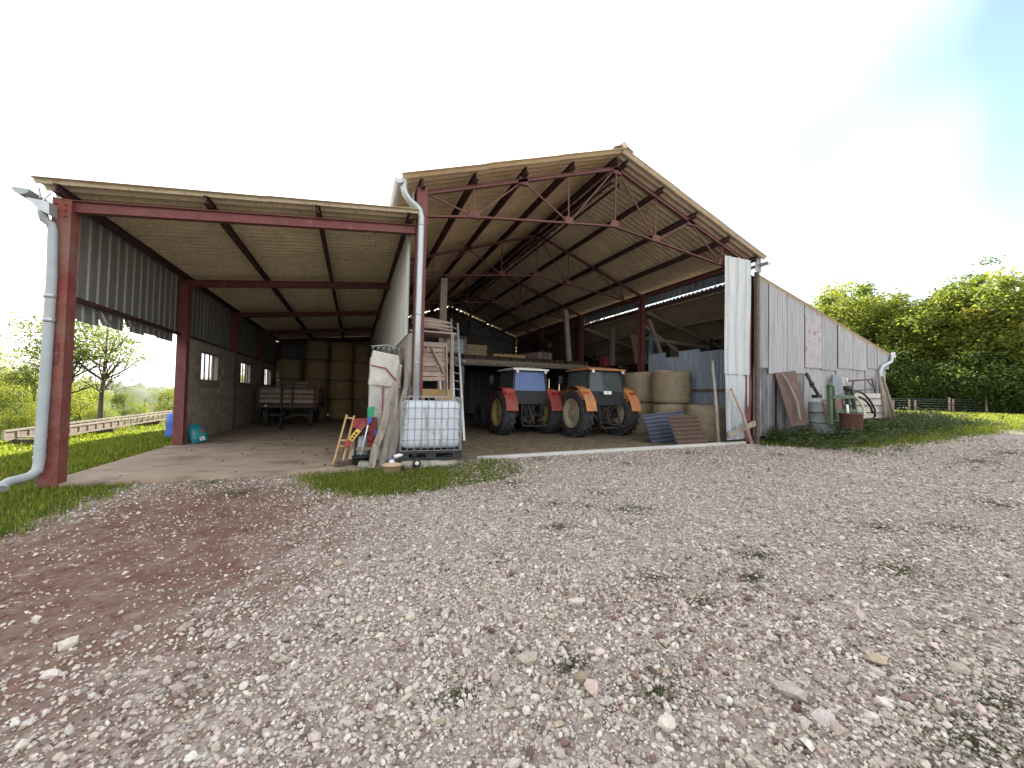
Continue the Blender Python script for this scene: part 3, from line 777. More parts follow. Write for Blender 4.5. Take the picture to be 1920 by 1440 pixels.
# ================================================================== SIDE SHED ON THE RIGHT
D = thing('corrugated_side_shed', (12.8, 8.5, .5), 'lower side shed clad in whitish corrugated tin, right of the barn', 'shed')
def zd(u): return 5.06 - .272 * (u - 9.45)
def panel(x0, x1, ytop, ybot, mat='white_tin', off=0.0, name='tin_sheet'):
    a_ = onv(x0, ybot, 0)[0]; c_ = onv(x1, ybot, 0)[0]; w = c_ - a_
    w_ = max(.115, round(w / .115) * .115)
    zb = onv((x0 + x1) / 2, ybot, 0)[2]
    pr = profile('sine76', w_ + .03); vs = []; th = .004; k0 = rnd.uniform(-.004, .004)
    mb = MB(); n_ = len(pr)
    for side in (0, 1):
        for lev in range(2):
            for (s, h) in pr:
                u = (a_ + c_) / 2 + s; zt = min(zd(u) - .03, ytop if ytop else 99)
                vs.append((u, .02 + off - h + side * th, zb + k0 if lev == 0 else zt))
    fs = []
    for i in range(n_ - 1):
        fs += [(i, i + 1, n_ + i + 1, n_ + i), (2 * n_ + i, 3 * n_ + i, 3 * n_ + i + 1, 2 * n_ + i + 1)]
    return mb.add(vs, fs).build(name, mat, D)
up_x = [1414, 1440, 1475, 1509, 1540, 1570, 1599, 1626, 1646, 1666]
up_y = [689, 701, 700, 690, 694, 691, 694, 691, 692]
for i in range(9):
    if i == 3:
        p_ = panel(up_x[i], up_x[i + 1], 4.12, up_y[i], 'white_tin_rust', -.012); p_['label'] = 'sheet with red rust spots'
        panel(up_x[i], up_x[i + 1], None, 592, 'white_tin', .006)
    else: panel(up_x[i], up_x[i + 1], None, up_y[i], 'white_tin', -.012 * (i % 2))
lo_x = [1414, 1440, 1457, 1483, 1509, 1540, 1570, 1598, 1626, 1646, 1664]
for i in range(10):
    zt = onv((lo_x[i] + lo_x[i + 1]) / 2, 684, 0)[2] + .05
    panel(lo_x[i], lo_x[i + 1], zt, 818 - i * 1.5, 'white_tin_stained' if i < 4 else 'white_tin', .03 + .012 * (i % 2))
for (u, v) in ((9.5, .1), (16.3, .1), (16.3, 4.25), (16.3, 8.5), (12.8, 4.25), (12.8, 8.5), (12.8, 12.7), (16.3, 12.7), (16.3, 16.9)):
    MB().bar((u, v + .06, .2), (u, v + .06, zd(u) - .15), .13, .13).build('post', 'dark_wood', D)
for v in (.14, 4.3, 8.55, 12.8, 16.9):
    MB().bar((9.4, v + .06, zd(9.4) - .28), (16.5, v + .06, zd(16.5) - .28), .09, .16).build('rafter', 'old_wood', D)
for u in (9.65, 11.3, 12.9, 14.5, 16.2):
    MB().bar((u, .05, zd(u) - .13), (u, 17, zd(u) - .13), .07, .12).build('purlin', 'old_wood', D)
d = Vector((1, 0, -.272)).normalized(); y = -.05
while y < 17:
    for s0, ln in ((13.0, 3.85), (9.50, 3.68)):
        sheet('roof_sheet', D, 'sine177', .885, ln, 'cement_roof_grey', Vector((s0, y + .44, zd(s0) - .03 + (.02 if s0 < 12 else 0))), d, (0, -1, 0))
    y += .86
y = .1
while y < 17:
    sheet('wall_sheet', D, 'sine76', .836, 2.5, 'white_tin', (16.42, y + .42, .6), (0, 0, 1), (0, 1, 0)); y += .83
x = 9.4
while x < 16.3:
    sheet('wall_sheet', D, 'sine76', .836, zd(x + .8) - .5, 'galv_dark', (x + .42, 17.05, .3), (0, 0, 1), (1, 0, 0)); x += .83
# inner partition of blue-grey tin
for i, (y0, zt) in enumerate(((.15, 2.95), (.98, 2.98), (1.81, 3.08), (2.64, 2.90), (3.30, 3.10))):
    sheet('partition_sheet', D, 'sine76', .84, zt - .15, 'galv_blue', (9.38 + .01 * (i % 2), y0 + .42, .15), (0, 0, 1), (0, -1, 0))
MB().bar((9.33, .2, 1.72), (9.33, 4.1, 1.72), .05, .07).build('partition_rail', 'dark_wood', D)
# braces and racking seen in the dark
for p0, p1, w, mt in (((9.5, 4.3, 4.5), (10.6, 4.3, 2.2), .1, 'old_wood'), ((9.45, 4.35, 3.75), (12.8, 4.35, 3.6), .13, 'grey_wood'), ((9.4, 4.5, 4.3), (12.6, 4.2, 2.4), .09, 'old_wood'), ((13.6, 4.5, 4.0), (10.8, 4.3, 2.2), .08, 'dark_wood'),
                      ((9.6, 8.0, 2.65), (12.6, 8.0, 2.65), .12, 'dark_wood'), ((9.5, 6.1, 2.75), (12.7, 6.1, 2.75), .12, 'dark_wood'), ((9.6, 5.2, 2.3), (12.6, 5.2, 2.35), .1, 'dark_wood'), ((10.05, 7.3, .2), (10.05, 7.3, 4.7), .16, 'old_wood')):
    MB().bar(p0, p1, w, w, (0, 1, 0)).build('timber', mt, D)
for i in range(6): MB().box(9.5, 12.6, 5.2 + i * .5, 5.2 + i * .5 + .42, 2.82, 2.85).build('shelf_board', 'dark_wood', D)
c0, c1, c2_, c3_, c4_ = onv(1660, 664, -.08), onv(1672, 668, -.08), onv(1671, 678, -.08), onv(1655, 686, -.08), onv(1650, 696, -.08)
MB().tube([onv(1676, 662, -.08), c1, c2_, onv(1664, 682, -.08), c3_, c4_, onv(1651, 720, -.08), onv(1653, 775, -.06)], .055, 12).build('downpipe', 'zinc', D)
halfgutter((16.62, -.1, 3.12), (16.62, 17, 3.08), .08).build('gutter', 'zinc', D)
# ================================================================== TRACTORS
def text_mesh(body, size, mat):
    c = bpy.data.curves.new('lettering', 'FONT'); c.body = body; c.size = size; c.extrude = .002; c.align_x = 'CENTER'; c.align_y = 'CENTER'
    o = bpy.data.objects.new('lettering', c); COL.objects.link(o)
    bpy.context.view_layer.update()
    me = bpy.data.meshes.new_from_object(o.evaluated_get(bpy.context.evaluated_depsgraph_get()))
    bpy.data.objects.remove(o); me.materials.clear(); me.materials.append(M[mat]); return me
def wheel(parent, x, y, r, w, rimmat, out, lugs=20, rear=True):
    """wheel on the ground at (x, y) in the tractor's own frame; out = +-1 outer side"""
    c = (x, y, r); h = w / 2
    mb = MB().lathe([(r * .60, -h * .80), (r * .72, -h), (r * .88, -h * .96), (r * .945, -h * .74), (r * .955, 0), (r * .945, h * .74), (r * .88, h * .96), (r * .72, h), (r * .60, h * .80), (r * .56, h * .6), (r * .56, -h * .6), (r * .60, -h * .80)], c, (1, 0, 0), 40)
    for i in range(lugs):
        for s in (-1, 1):
            a0 = 2 * math.pi * (i + (.5 if s > 0 else 0)) / lugs; a1 = a0 + (.30 if rear else .26)
            P = lambda a, xx, rr: Vector((x + xx, y + math.sin(a) * rr, r + math.cos(a) * rr))
            pts = []
            wd = .055 if rear else .05
            for rr in (r * .93, r * 1.0):
                for (a, xx) in ((a1, s * h * .02), (a1 + wd * 1.5, s * h * .02), (a0, s * h * 1.0), (a0 + wd * 1.9, s * h * 1.0)):
                    pts.append(P(a, xx, rr if abs(xx) < h * .9 else rr * .985))
            mb.hexa(pts)
    t = mb.build('rear_wheel' if rear else 'front_wheel', 'rubber', parent)
    prof = [(0.0, h * .62), (r * .14, h * .62), (r * .15, h * .50), (r * .26, h * .52), (r * .33, h * .40), (r * .44, h * .46), (r * .50, h * .80), (r * .60, h * .93), (r * .61, h * .80), (r * .55, h * .6), (r * .55, -h * .7), (0, -h * .7)]
    MB().lathe([(a, b_ * out) for a, b_ in prof], c, (1, 0, 0), 28, False).build('rim', rimmat, t)
    mb = MB()
    for i in range(8):
        a = 2 * math.pi * i / 8; mb.lathe([(.014, 0), (.014, .03)], (x + out * h * .50, y + math.sin(a) * r * .21, r + math.cos(a) * r * .21), (out, 0, 0), 6)
    mb.build('hub_bolts', 'black_iron', t)
    return t
def tractor(loc, rz, label, paint, roofm, glassm, rr, track, cabw, hcab, rimr, rimf, plate):
    T = thing('tractor', loc, label, 'tractor', 'tractors parked in the barn', rz, local=True)
    w = .44
    for s in (-1, 1):
        wheel(T, s * track / 2, 0, rr, w, rimr, s, 20, True)
        wheel(T, s * (track / 2 - .05), 2.25, rr * .66, .30, rimf, s, 18, False)
    # transmission, axle housings, gearbox
    mb = MB().box(-.24, .24, -.25, 1.2, .52, 1.0)
    mb.lathe([(.16, -track / 2 + .1), (.12, -.3), (.12, .3), (.16, track / 2 - .1)], (0, 0, rr), (1, 0, 0), 14)
    mb.box(-.18, .18, -.34, -.24, .45, .86).lathe([(.11, 0), (.10, .08), (.05, .09), (.05, .16), (0, .17)], (0, -.34, .62), (0, -1, 0), 14)
    mb.box(-.30, .30, -.30, .05, 1.0, 1.12)
    mb.build('gearbox', 'black_iron', T, .012)
    mb = MB(); 
    for i in range(9):
        a, c_ = rnd.uniform(-.25, .25), rnd.uniform(.55, 1.1); mb.lathe([(.03, 0), (.03, .05)], (a, -.3, c_), (0, -1, 0), 8); mb.tube([(a, -.3, c_), (a + rnd.uniform(-.1, .1), -.38, c_ + .06), (a + rnd.uniform(-.15, .15), -.3, c_ + .2)], .012, 6)
    mb.build('hydraulic_couplings', 'black_iron', T)
    # hood, front axle
    mb = MB().grid(lambda a, t: ((a - .5) * .74 * (1 if abs(a - .5) < .4 else .98), 1.05 + t * 1.65, 1.55 - .10 * t - .25 * max(0, abs(a - .5) - .36) * 4), 10, 4)
    mb.box(-.36, .36, 1.05, 2.7, .75, 1.40); mb.build('hood', paint, T)
    MB().box(-.30, .30, 2.70, 2.76, .8, 1.38).build('grille', 'black_plastic', T)
    MB().box(-.62, .62, 2.17, 2.33, rr * .62, rr * .62 + .14).build('front_axle', 'black_iron', T)
    MB().tube([(.3, 1.5, 1.5), (.3, 1.5, 2.2)], .035, 10).build('exhaust_pipe', 'black_iron', T)
    # mudguards
    for s in (-1, 1):
        x0, x1 = s * (cabw / 2 - .02), s * (track / 2 + w * .38)
        def gu(a, t):
            an = -1.45 + 2.35 * t; R_ = rr + .10
            return (x0 + (x1 - x0) * a, math.sin(an) * R_ , rr + math.cos(an) * R_)
        mb = MB().grid(gu, 3, 14)
        # flat rear face with lamp panel
        ztop = rr + .10 + rr * .02; zb = 1.16
        mb.hexa([(x0, -rr * .80, zb), (x1 - s * .02, -rr * .80, zb + .03), (x0, -rr * .55, zb), (x1, -rr * .55, zb), (x0, -rr * .62, 1.52), (x1, -rr * .62, 1.50), (x0, -rr * .4, 1.56), (x1, -rr * .4, 1.52)])
        mb.box(min(x1, x1 - s * .03), max(x1, x1 - s * .03), -rr * .6, rr * .5, rr + rr * .72, rr + rr * .94)
        g = mb.build('mudguard', paint, T)
        MB().box(min(x1 - s * .24, x1 - s * .06), max(x1 - s * .24, x1 - s * .06), -rr * .78 - .02, -rr * .74, 1.36, 1.44).build('tail_lamp', 'lamp_red', g)
    # cab
    cb = cabw / 2; zc = 1.08
    mb = MB()
    corners = [(-cb, -.42), (cb, -.42), (-cb, .95), (cb, .95)]
    for (x, y) in corners:
        mb.bar((x, y, zc), (x * .93, y * .86 + (.04 if y < 0 else 0), hcab - .1), .06, .06, (0, 1, 0))
    mb.bar((-cb, -.42, zc + .34), (cb, -.42, zc + .34), .05, .06); mb.bar((-cb * .93, -.33, hcab - .12), (cb * .93, -.33, hcab - .12), .05, .06)
    for s in (-1, 1): mb.bar((s * cb * .93, -.33, hcab - .12), (s * cb * .93, .82, hcab - .12), .05, .06); mb.bar((s * cb, -.42, zc), (s * cb, .95, zc), .05, .06)
    mb.build('cab_frame', 'black_plastic', T)
    mb = MB().box(-cb, cb, -.44, -.38, zc - .05, zc + .31); mb.build('cab_rear_panel', 'black_plastic', T)
    e = .035
    def pane(name, q, mt):
        q = [Vector(p) for p in q]; n_ = (q[1] - q[0]).cross(q[3] - q[0]).normalized() * .004
        MB().add(q + [p + n_ for p in q], [(0, 1, 2, 3), (7, 6, 5, 4), (0, 4, 5, 1), (1, 5, 6, 2), (2, 6, 7, 3), (3, 7, 4, 0)]).build(name, mt, T)
    pane('rear_window', [(-cb + .05, -.41, zc + .38), (cb - .05, -.41, zc + .38), (cb * .93 - .05, -.335, hcab - .16), (-cb * .93 + .05, -.335, hcab - .16)], glassm)
    for s in (-1, 1): pane('side_window', [(s * cb, -.36, zc + .3), (s * cb, .88, zc + .05), (s * cb * .93, .76, hcab - .16), (s * cb * .93, -.29, hcab - .16)], 'glass')
    pane('windscreen', [(-cb + .05, .93, zc + .5), (cb - .05, .93, zc + .5), (cb * .93 - .05, .81, hcab - .16), (-cb * .93 + .05, .81, hcab - .16)], 'glass')
    def rf(a, t):
        x = (a - .5) * 2; y = (t - .5) * 2
        return (x * (cb + .03), .24 + y * .72, hcab - .075 + .075 * (1 - x ** 4) * (1 - y ** 4))
    mb = MB().grid(rf, 10, 8).box(-cb - .03, cb + .03, -.48, .96, hcab - .12, hcab - .07); mb.build('cab_roof', roofm, T)
    for s in (-1, 1): MB().lathe([(.05, 0), (.055, .03), (.04, .06)], (s * (cb - .1), -.47, hcab - .17), (0, -1, 0), 12).build('work_lamp', 'lamp_clear', T)
    MB().box(-.22, .22, .1, .5, zc - .06, zc + .1).box(-.22, .22, .05, .14, zc + .1, zc + .6).build('driver_seat', 'black_plastic', T, .02)
    MB().lathe([(.19, -.012), (.205, 0), (.19, .012), (.18, 0), (.19, -.012)], (0, .72, zc + .42), (0, -.5, 1), 18).build('steering_wheel', 'black_plastic', T)
    for s in (-1, 1):
        mr_ = MB().tube([(s * cb, .85, hcab - .35), (s * (cb + .28), .80, hcab - .38)], .012, 6).build('mirror_arm', 'black_iron', T)
        MB().box(s * (cb + .32) - .07, s * (cb + .32) + .07, .77, .80, hcab - .55, hcab - .28).build('mirror', 'black_plastic', mr_)
    for i in range(5):
        x0 = -.2 + .1 * i; MB().tube([(x0, -.30, 1.05), (x0 + rnd.uniform(-.08, .08), -.48, .95), (x0 * .4 + rnd.uniform(-.1, .1), -.42, .68)], .012, 6).build('hydraulic_hose', 'hose_black', T)
    # three point hitch
    for s in (-1, 1):
        MB().tube([(s * .24, -.1, .55), (s * .34, -.55, .44), (s * .40, -.86, .36)], [.04, .035, .03], 8).build('lift_arm', 'black_iron', T)
        MB().tube([(s * .25, -.25, 1.12), (s * .34, -.5, 1.05), (s * .36, -.62, .46)], .022, 8).build('lift_rod', 'black_iron', T)
    MB().tube([(-.42, -.86, .36), (.42, -.86, .36)], .024, 8).build('drawbar', 'black_iron', T)
    MB().tube([(0, -.32, 1.0), (.02, -.42, .75), (.06, -.62, .42)], .026, 8).build('top_link', 'rust', T)
    MB().tube([(0, -.32, .98), (-.15, -.40, .7), (-.02, -.44, .5)], .012, 6).build('hydraulic_hose', 'hose_black', T)
    if plate:
        px, pz, body, pmat = plate
        p = MB().box(px - .14, px + .14, -rr * .80 - .035, -rr * .80 - .02, pz - .05, pz + .05).build('number_plate', pmat, T)
        o = bpy.data.objects.new('lettering', text_mesh(body, .075, 'ink')); COL.objects.link(o); o.parent = p
        o.location = (px, -rr * .80 - .038, pz); o.rotation_euler = (R(90), 0, 0)
    return T
tractor((4.2, 4.2, .13), 0, 'tractor with red mudguards, white cab roof and rear window with painted blue reflection', 'red_paint', 'white_paint', 'blue_reflection', .73, 1.62, 1.2, 2.24, 'yellow_rim', 'black_iron', (-.72, 1.10, '6124 VL', 'plate_yellow'))
tractor((6.25, 2.95, .15), 0, 'tractor with orange mudguards and orange cab roof beside the round bales', 'orange_paint', 'orange_paint', 'glass', .76, 1.68, 1.32, 2.24, 'cream_rim', 'cream_rim', (-.12, 1.42, 'D', 'white_paint'))

# ================================================================== ROUND BALES
def bale_mesh(r, h, mat, seed):
    k = random.Random(seed); n_ = 14; prof = [(0, 0), (r * .80, .0), (r * .91, .025), (r * .97, .07)]
    for i in range(2, n_ - 1): prof.append((r * (.985 + .015 * math.sin(i * 1.9 + seed) + k.uniform(-.006, .006)), h * i / n_))
    prof += [(r * .97, h - .07), (r * .91, h - .025), (r * .80, h), (r * .5, h + .012), (0, h + .01)]
    mb = MB().lathe(prof, (0, 0, 0), (0, 0, 1), 32)
    for i, p in enumerate(mb.v):
        a = math.atan2(p[1], p[0]); q = 1 + .012 * math.sin(3 * a + seed) + k.uniform(-.008, .008); mb.v[i] = (p[0] * q, p[1] * q, p[2] + .012 * math.sin(2 * a + seed * 2) * (p[2] > h * .5))
    return mb.mesh('bale', mat)
def strands(r, h, seed, mat='straw', n_=620):
    k = np.random.default_rng(seed); a = k.uniform(0, 2 * np.pi, n_); z = k.uniform(.02, h - .02, n_); t = k.normal(0, .5, n_); ln = k.uniform(.06, .2, n_)
    v_ = []; 
    for i in range(n_):
        p = np.array([math.cos(a[i]) * r * 1.0, math.sin(a[i]) * r * 1.0, z[i]]); tan = np.array([-math.sin(a[i]), math.cos(a[i]), 0]); rad = np.array([math.cos(a[i]), math.sin(a[i]), 0])
        d_ = tan * math.cos(t[i]) + np.array([0, 0, 1]) * math.sin(t[i]) + rad * k.uniform(.0, .35); q = p + d_ * ln[i]; w_ = np.cross(d_, rad) * .005
        v_ += [p - w_, p + w_, q]
    v_ = np.array(v_); f_ = np.arange(len(v_)).reshape(-1, 3)
    return np_mesh('straw', v_, f_, mat, False, np.repeat(k.uniform(0, 1, (n_, 1)), 3, 0).repeat(3, 1))
def bale(loc, r, h, mat, seed, label, group):
    o = tag(link('round_bale', bale_mesh(r, h, mat, seed)), label, 'hay bale', group)
    o.location = loc; o.rotation_euler = (rnd.uniform(-.012, .012), rnd.uniform(-.012, .012), rnd.uniform(0, 6))
    s = link('loose_straw', strands(r * .985, h, seed), o); s['kind'] = 'stuff'
    return o
G1 = 'round bales stacked at the back of the lean-to'
cols = [(-3.98, 13.75), (-2.80, 13.7), (-1.66, 13.65), (-.72, 14.3)]
cn = ['by the block wall', 'second from the block wall', 'third from the block wall', 'beside the tin partition']
rn = ['bottom', 'second', 'third', 'top']
for ci, (x, y) in enumerate(cols):
    for r_ in range(3 if ci == 0 else 4):
        rr_ = 'top' if (ci == 0 and r_ == 2) else rn[r_]
        bale((x + rnd.uniform(-.03, .03), y + rnd.uniform(-.05, .05), .078 + r_ * .955), .555, .95, 'hay', ci * 7 + r_, f'brown round hay bale, {rr_} of the lean-to stack {cn[ci]}', G1)
G2 = 'pale round bales by the tin partition'
bale((8.58, 2.22, .17), .61, 1.09, 'hay_pale', 41, 'pale round bale under another, behind the leaning tin sheets', G2)
bale((8.55, 2.20, 1.27), .62, 1.06, 'hay_pale', 42, 'pale round bale on top of another beside the blue tin partition', G2)
bale((8.72, .99, .19), .60, 1.06, 'hay_pale', 43, 'low pale round bale nearest the galvanised corner sheet', G2)
bale((8.4, 3.48, .17), .61, 1.09, 'hay_pale', 44, 'lower pale round bale just behind the orange tractor', G2)
bale((8.4, 3.48, 1.27), .61, 1.06, 'hay_pale', 45, 'upper pale round bale just behind the orange tractor', G2)

# ================================================================== WAGON WITH LOGS
Wg = thing('farm_wagon', (-3.35, 10.4, .08), 'dark slatted farm wagon parked before the bale stack', 'wagon')
MB().box(-4.35, -2.35, 9.0, 12.2, .80, .90).build('bed', 'dark_wood', Wg)
for x in (-4.30, -3.55, -3.2, -2.45): MB().bar((x, 8.97, .72), (x, 8.97, 1.65 if abs(x + 3.4) > .5 else 1.9), .07, .06).build('stake', 'dark_steel', Wg)
for x in (-4.37, -2.33):
    for y in (9.6, 10.8, 12.0): MB().bar((x, y, .72), (x, y, 1.6), .06, .06).build('stake', 'dark_steel', Wg)
for z in (.98, 1.16, 1.34): MB().box(-4.33, -2.37, 9.01, 9.035, z, z + .12).build('slat', 'old_wood', Wg)
for sx in (-4.1, -2.6):
    for y in (9.5, 11.6):
        mb = MB().lathe([(.2, -.09), (.33, -.09), (.36, -.05), (.36, .05), (.33, .09), (.2, .09)], (sx, y, .44), (1, 0, 0), 24)
        w_ = mb.build('wheel', 'rubber', Wg); MB().lathe([(0, -.06), (.2, -.07), (.2, .07), (0, .06)], (sx, y, .44), (1, 0, 0), 18).build('rim', 'rust', w_)
MB().bar((-4.1, 9.5, .5), (-2.6, 9.5, .5), .09, .09).build('axle', 'black_iron', Wg); MB().bar((-4.1, 11.6, .5), (-2.6, 11.6, .5), .09, .09).build('axle', 'black_iron', Wg)
MB().tube([(-3.4, 9.4, .6), (-3.4, 8.2, .4), (-3.4, 7.6, .22)], .045, 8).build('drawbar', 'black_iron', Wg)
MB().tube([(-3.62, 8.9, .6), (-3.4, 8.1, .4)], .03, 8).build('drawbar', 'black_iron', Wg)
MB().lathe([(.0, -.06), (.10, -.06), (.13, -.03), (.13, .03), (.10, .06), (0, .06)], (-3.4, 7.9, .205), (1, 0, 0), 18).build('jockey_wheel', 'rubber', Wg)
MB().box(-4.08, -4.02, 8.94, 8.965, .84, .90).build('reflector', 'white_paint', Wg)
NTH = ['lowest', 'second', 'third', 'fourth', 'fifth', 'sixth', 'topmost']
for row in range(7):
    z = .98 + row * .125; span = 1.9 if row < 5 else 1.1
    for i in range(2):
        x0 = -4.28 + (0 if row < 5 else .5) + i * span / 2 + rnd.uniform(-.04, .04); y = 9.13 + rnd.uniform(-.03, .03) + (0 if row < 5 else .1)
        r_ = rnd.uniform(.05, .065)
        o = MB().tube([(x0, y, z), (x0 + span / 4, y + .02, z + rnd.uniform(-.015, .015)), (x0 + span / 2 - .03, y, z + rnd.uniform(-.02, .02))], [r_, r_ * 1.08, r_ * .95], 9).build('split_log', 'log_wood')
        tag(o, f'split firewood log in the {NTH[row]} layer of the wagon load, {"left" if i == 0 else "right"} half', 'log', 'logs loaded on the wagon')
for i in range(0):
    y = 9.5 + i * .25
    o = MB().tube([(-4.25, y, 1.05 + .2 * (i % 3)), (-2.45, y + .03, 1.06 + .2 * (i % 3))], .095, 8).build('split_log', 'log_wood')
    tag(o, 'long firewood log lying inside the wagon behind the front slats', 'log', 'logs deep in the wagon')

# ================================================================== LOFT AND BARN CONTENTS
def caged_tank(loc, rz, W_, Dp, z0, H, label, mats=('tank_plastic', 'cage_steel'), nh=6, nv=9, pallet=True, wires=.0065, group=None):
    T = thing('caged_water_tank', loc, label, 'water tank', group, rz, local=True)
    hw, hd = W_ / 2 - .014, Dp / 2 - .014
    zb, zt = z0 + .03, z0 + H - .06
    def rr(h, rad, z, k=5):
        out = []
        for cx, cy, a0 in ((hw - rad, hd - rad, 0), (-hw + rad, hd - rad, 90), (-hw + rad, -hd + rad, 180), (hw - rad, -hd + rad, 270)):
            for i in range(k): a = R(a0 + 90 * i / (k - 1)); out.append((cx + math.cos(a) * rad * h, cy + math.sin(a) * rad * h, z))
        return out
    levs = [(zb, -.05), (zb + .05, 0.0)]
    nlev = 8
    for i in range(1, nlev): levs.append((zb + .05 + (zt - zb - .1) * i / nlev, .012 * (1 if i % 2 else -.6)))
    levs += [(zt - .05, 0), (zt, -.06)]
    vs = []; fs = []; k = 20
    for (z, g) in levs:
        for (x, y, zz) in rr(1, .11, z): vs.append((x * (1 + g / hw), y * (1 + g / hd), z))
    for i in range(len(levs) - 1):
        for j in range(k): fs.append((i * k + j, i * k + (j + 1) % k, (i + 1) * k + (j + 1) % k, (i + 1) * k + j))
    fs += [tuple(range(k))[::-1], tuple((len(levs) - 1) * k + j for j in range(k))]
    MB().add(vs, fs, True).build('plastic_bottle', mats[0], T)
    mb = MB().lathe([(.10, 0), (.10, .05), (.085, .06), (0, .06)], (0, 0, zt - .01), (0, 0, 1), 18); mb.build('filler_cap', 'black_plastic', T)
    X, Y = W_ / 2, Dp / 2
    for i in range(nh):
        z = z0 + H * i / (nh - 1)
        MB().tube([(-X, -Y, z), (X, -Y, z), (X, Y, z), (-X, Y, z), (-X, -Y, z)], wires, 6, False, False).build('cage_rail', mats[1], T)
    for (ax, n_) in ((0, nv), (1, max(4, int(nv * Dp / W_)))):
        for i in range(n_ + 1):
            t = -1 + 2 * i / n_
            for s in (-1, 1):
                p = (X * t, s * (Y + .008)) if ax == 0 else (s * (X + .008), Y * t)
                MB().tube([(p[0], p[1], z0), (p[0], p[1], z0 + H)], wires, 6, False, False).build('cage_upright', mats[1], T)
    if pallet:
        mb = MB().box(-X - .02, X + .02, -Y - .02, Y + .02, z0 - .05, z0 - .006)
        for px in (-X + .06, 0, X - .06):
            for py in (-Y + .06, 0, Y - .06): mb.box(px - .09, px + .09, py - .07, py + .07, z0 - .125, z0 - .05)
        for py in (-Y + .06, 0, Y - .06): mb.box(-X - .02, X + .02, py - .07, py + .07, z0 - .16, z0 - .125)
        mb.build('pallet', 'black_plastic', T)
    return T
T = caged_tank((.30, .10, .0), R(-6), 1.08, 1.0, .40, .97, 'big white caged water tank on black plastic pallet at the barn corner')
MB().lathe([(.045, 0), (.045, .14), (.07, .14), (.07, .20), (0, .2)], (-.25, -.46, .20), (0, -1, 0), 14).build('outlet_valve', 'black_plastic', T)
MB().lathe([(.035, 0), (.035, .03), (0, .03)], (-.25, -.66, .20), (0, -1, 0), 12).build('valve_cap', 'white_plastic', T)
MB().box(-.42, .3, -.3, .3, 1.375, 1.40).build('top_board', 'grey_wood', T)
MB().tube([(-.5, -.48, .34), (-.58, -.52, .32), (-.64, -.52, .30)], .035, 8).build('hose_stub', 'white_plastic', T)
for i, (x, y, a, b_, c_) in enumerate(((-.13, -.32, .16, .14, .09), (.10, -.35, .15, .13, .07), (.34, -.32, .18, .15, .10), (.62, -.33, .17, .14, .09), (-.1, .3, .2, .2, .1), (.62, .25, .2, .2, .1), (.47, -.42, .12, .09, .06))):
    mb = MB().lathe([(0, -1), (.6, -.85), (.95, -.3), (1, .2), (.75, .8), (0, .95)], (0, 0, 0), (0, 0, 1), 9, False, .12)
    for q, p in enumerate(mb.v): mb.v[q] = (x + p[0] * a, y + p[1] * b_, .14 + c_ * .0 + p[2] * (.095 if i != 6 else .07))
    tag(mb.build('foundation_stone', 'stone'), ['leftmost rubble stone under the caged tank', 'second rubble stone under the front of the caged tank', 'third rubble stone under the front of the caged tank', 'rightmost rubble stone under the caged tank', 'rubble stone under the rear left of the caged tank', 'rubble stone under the rear right of the caged tank', 'small rubble stone lying in front of the caged tank base'][i], 'stone', 'stones under the caged tank')
caged_tank((2.75, 8.35, 3.055), 0, .85, .7, .02, .72, 'small white caged tank standing on the loft by the ladder', nh=5, nv=4, pallet=False, wires=.012)
# wooden hurdle and stacked slats
H_ = thing('wooden_hurdle', (.75, 1.7, .14), 'pinkish slatted wooden hurdle with two braces behind the caged tank', 'hurdle')
def hp(px, py): return onv(px, py, 1.7)
for py in (656, 665, 674, 683, 692, 701, 710):
    a, c_ = hp(786, py), hp(838, py); MB().bar(a, c_, .025, .10, (0, 0, 1), jit=.006).build('slat', 'pink_wood', H_)
MB().bar(hp(787, 645) + np.array([0, -.03, 0]), hp(838, 648) + np.array([0, -.03, 0]), .035, .11).build('top_rail', 'pink_wood', H_)
for a, c_ in (((803, 650), (788, 680)), ((808, 650), (832, 700)), ((836, 650), (838, 740))): MB().bar(hp(*a) + np.array([0, -.04, 0]), hp(*c_) + np.array([0, -.04, 0]), .03, .09, (0, 1, 0)).build('brace', 'pink_wood', H_)
MB().box(.32, 1.15, 1.8, 1.85, .14, 1.55).build('rear_board', 'fresh_wood', H_)
for i in range(9):
    y = 2.0 + .06 * i
    o = MB().tube([(.15 + rnd.uniform(0, .15), y, 3.05 + .07 * (i // 2) + rnd.uniform(0, .03)), (.7, y, 3.08 + .07 * (i // 2)), (1.2 + rnd.uniform(-.15, .1), y + .1, 3.04 + .07 * (i // 2) + rnd.uniform(-.06, .06))], [.04, .045, .025], 7).build('firewood_branch', 'pink_wood')
    tag(o, f'grey branch in the heap above the slatted hurdle, {["first", "second", "third", "fourth", "fifth", "sixth", "seventh", "eighth", "last"][i]} from the front', 'branch', 'branches heaped above the hurdle')
P_ = thing('timber_platform', (.7, 2.3, .14), 'small timber platform carrying branches behind the hurdle', 'platform')
for i in range(5): MB().box(.1, 1.25, 1.9 + i * .17, 2.05 + i * .17, 2.93, 2.97).build('plank', 'pink_wood', P_)
for x in (.18, 1.15):
    for y in (1.95, 2.7): MB().bar((x, y, .13), (x, y, 2.93), .08, .08).build('leg', 'old_wood', P_)
Ld = thing('ladder', (1.75, 3.4, .14), 'narrow aluminium ladder leaning against the loft', 'ladder')
a0, a1, b0, b1 = onv(853, 838, 3.0), onv(846, 598, 4.4), onv(870, 838, 3.0), onv(858, 606, 4.4)
a0[2] = b0[2] = .14
MB().bar(a0, a1, .03, .06, (1, 0, 0)).build('stile', 'zinc', Ld); MB().bar(b0, b1, .03, .06, (1, 0, 0)).build('stile', 'zinc', Ld)
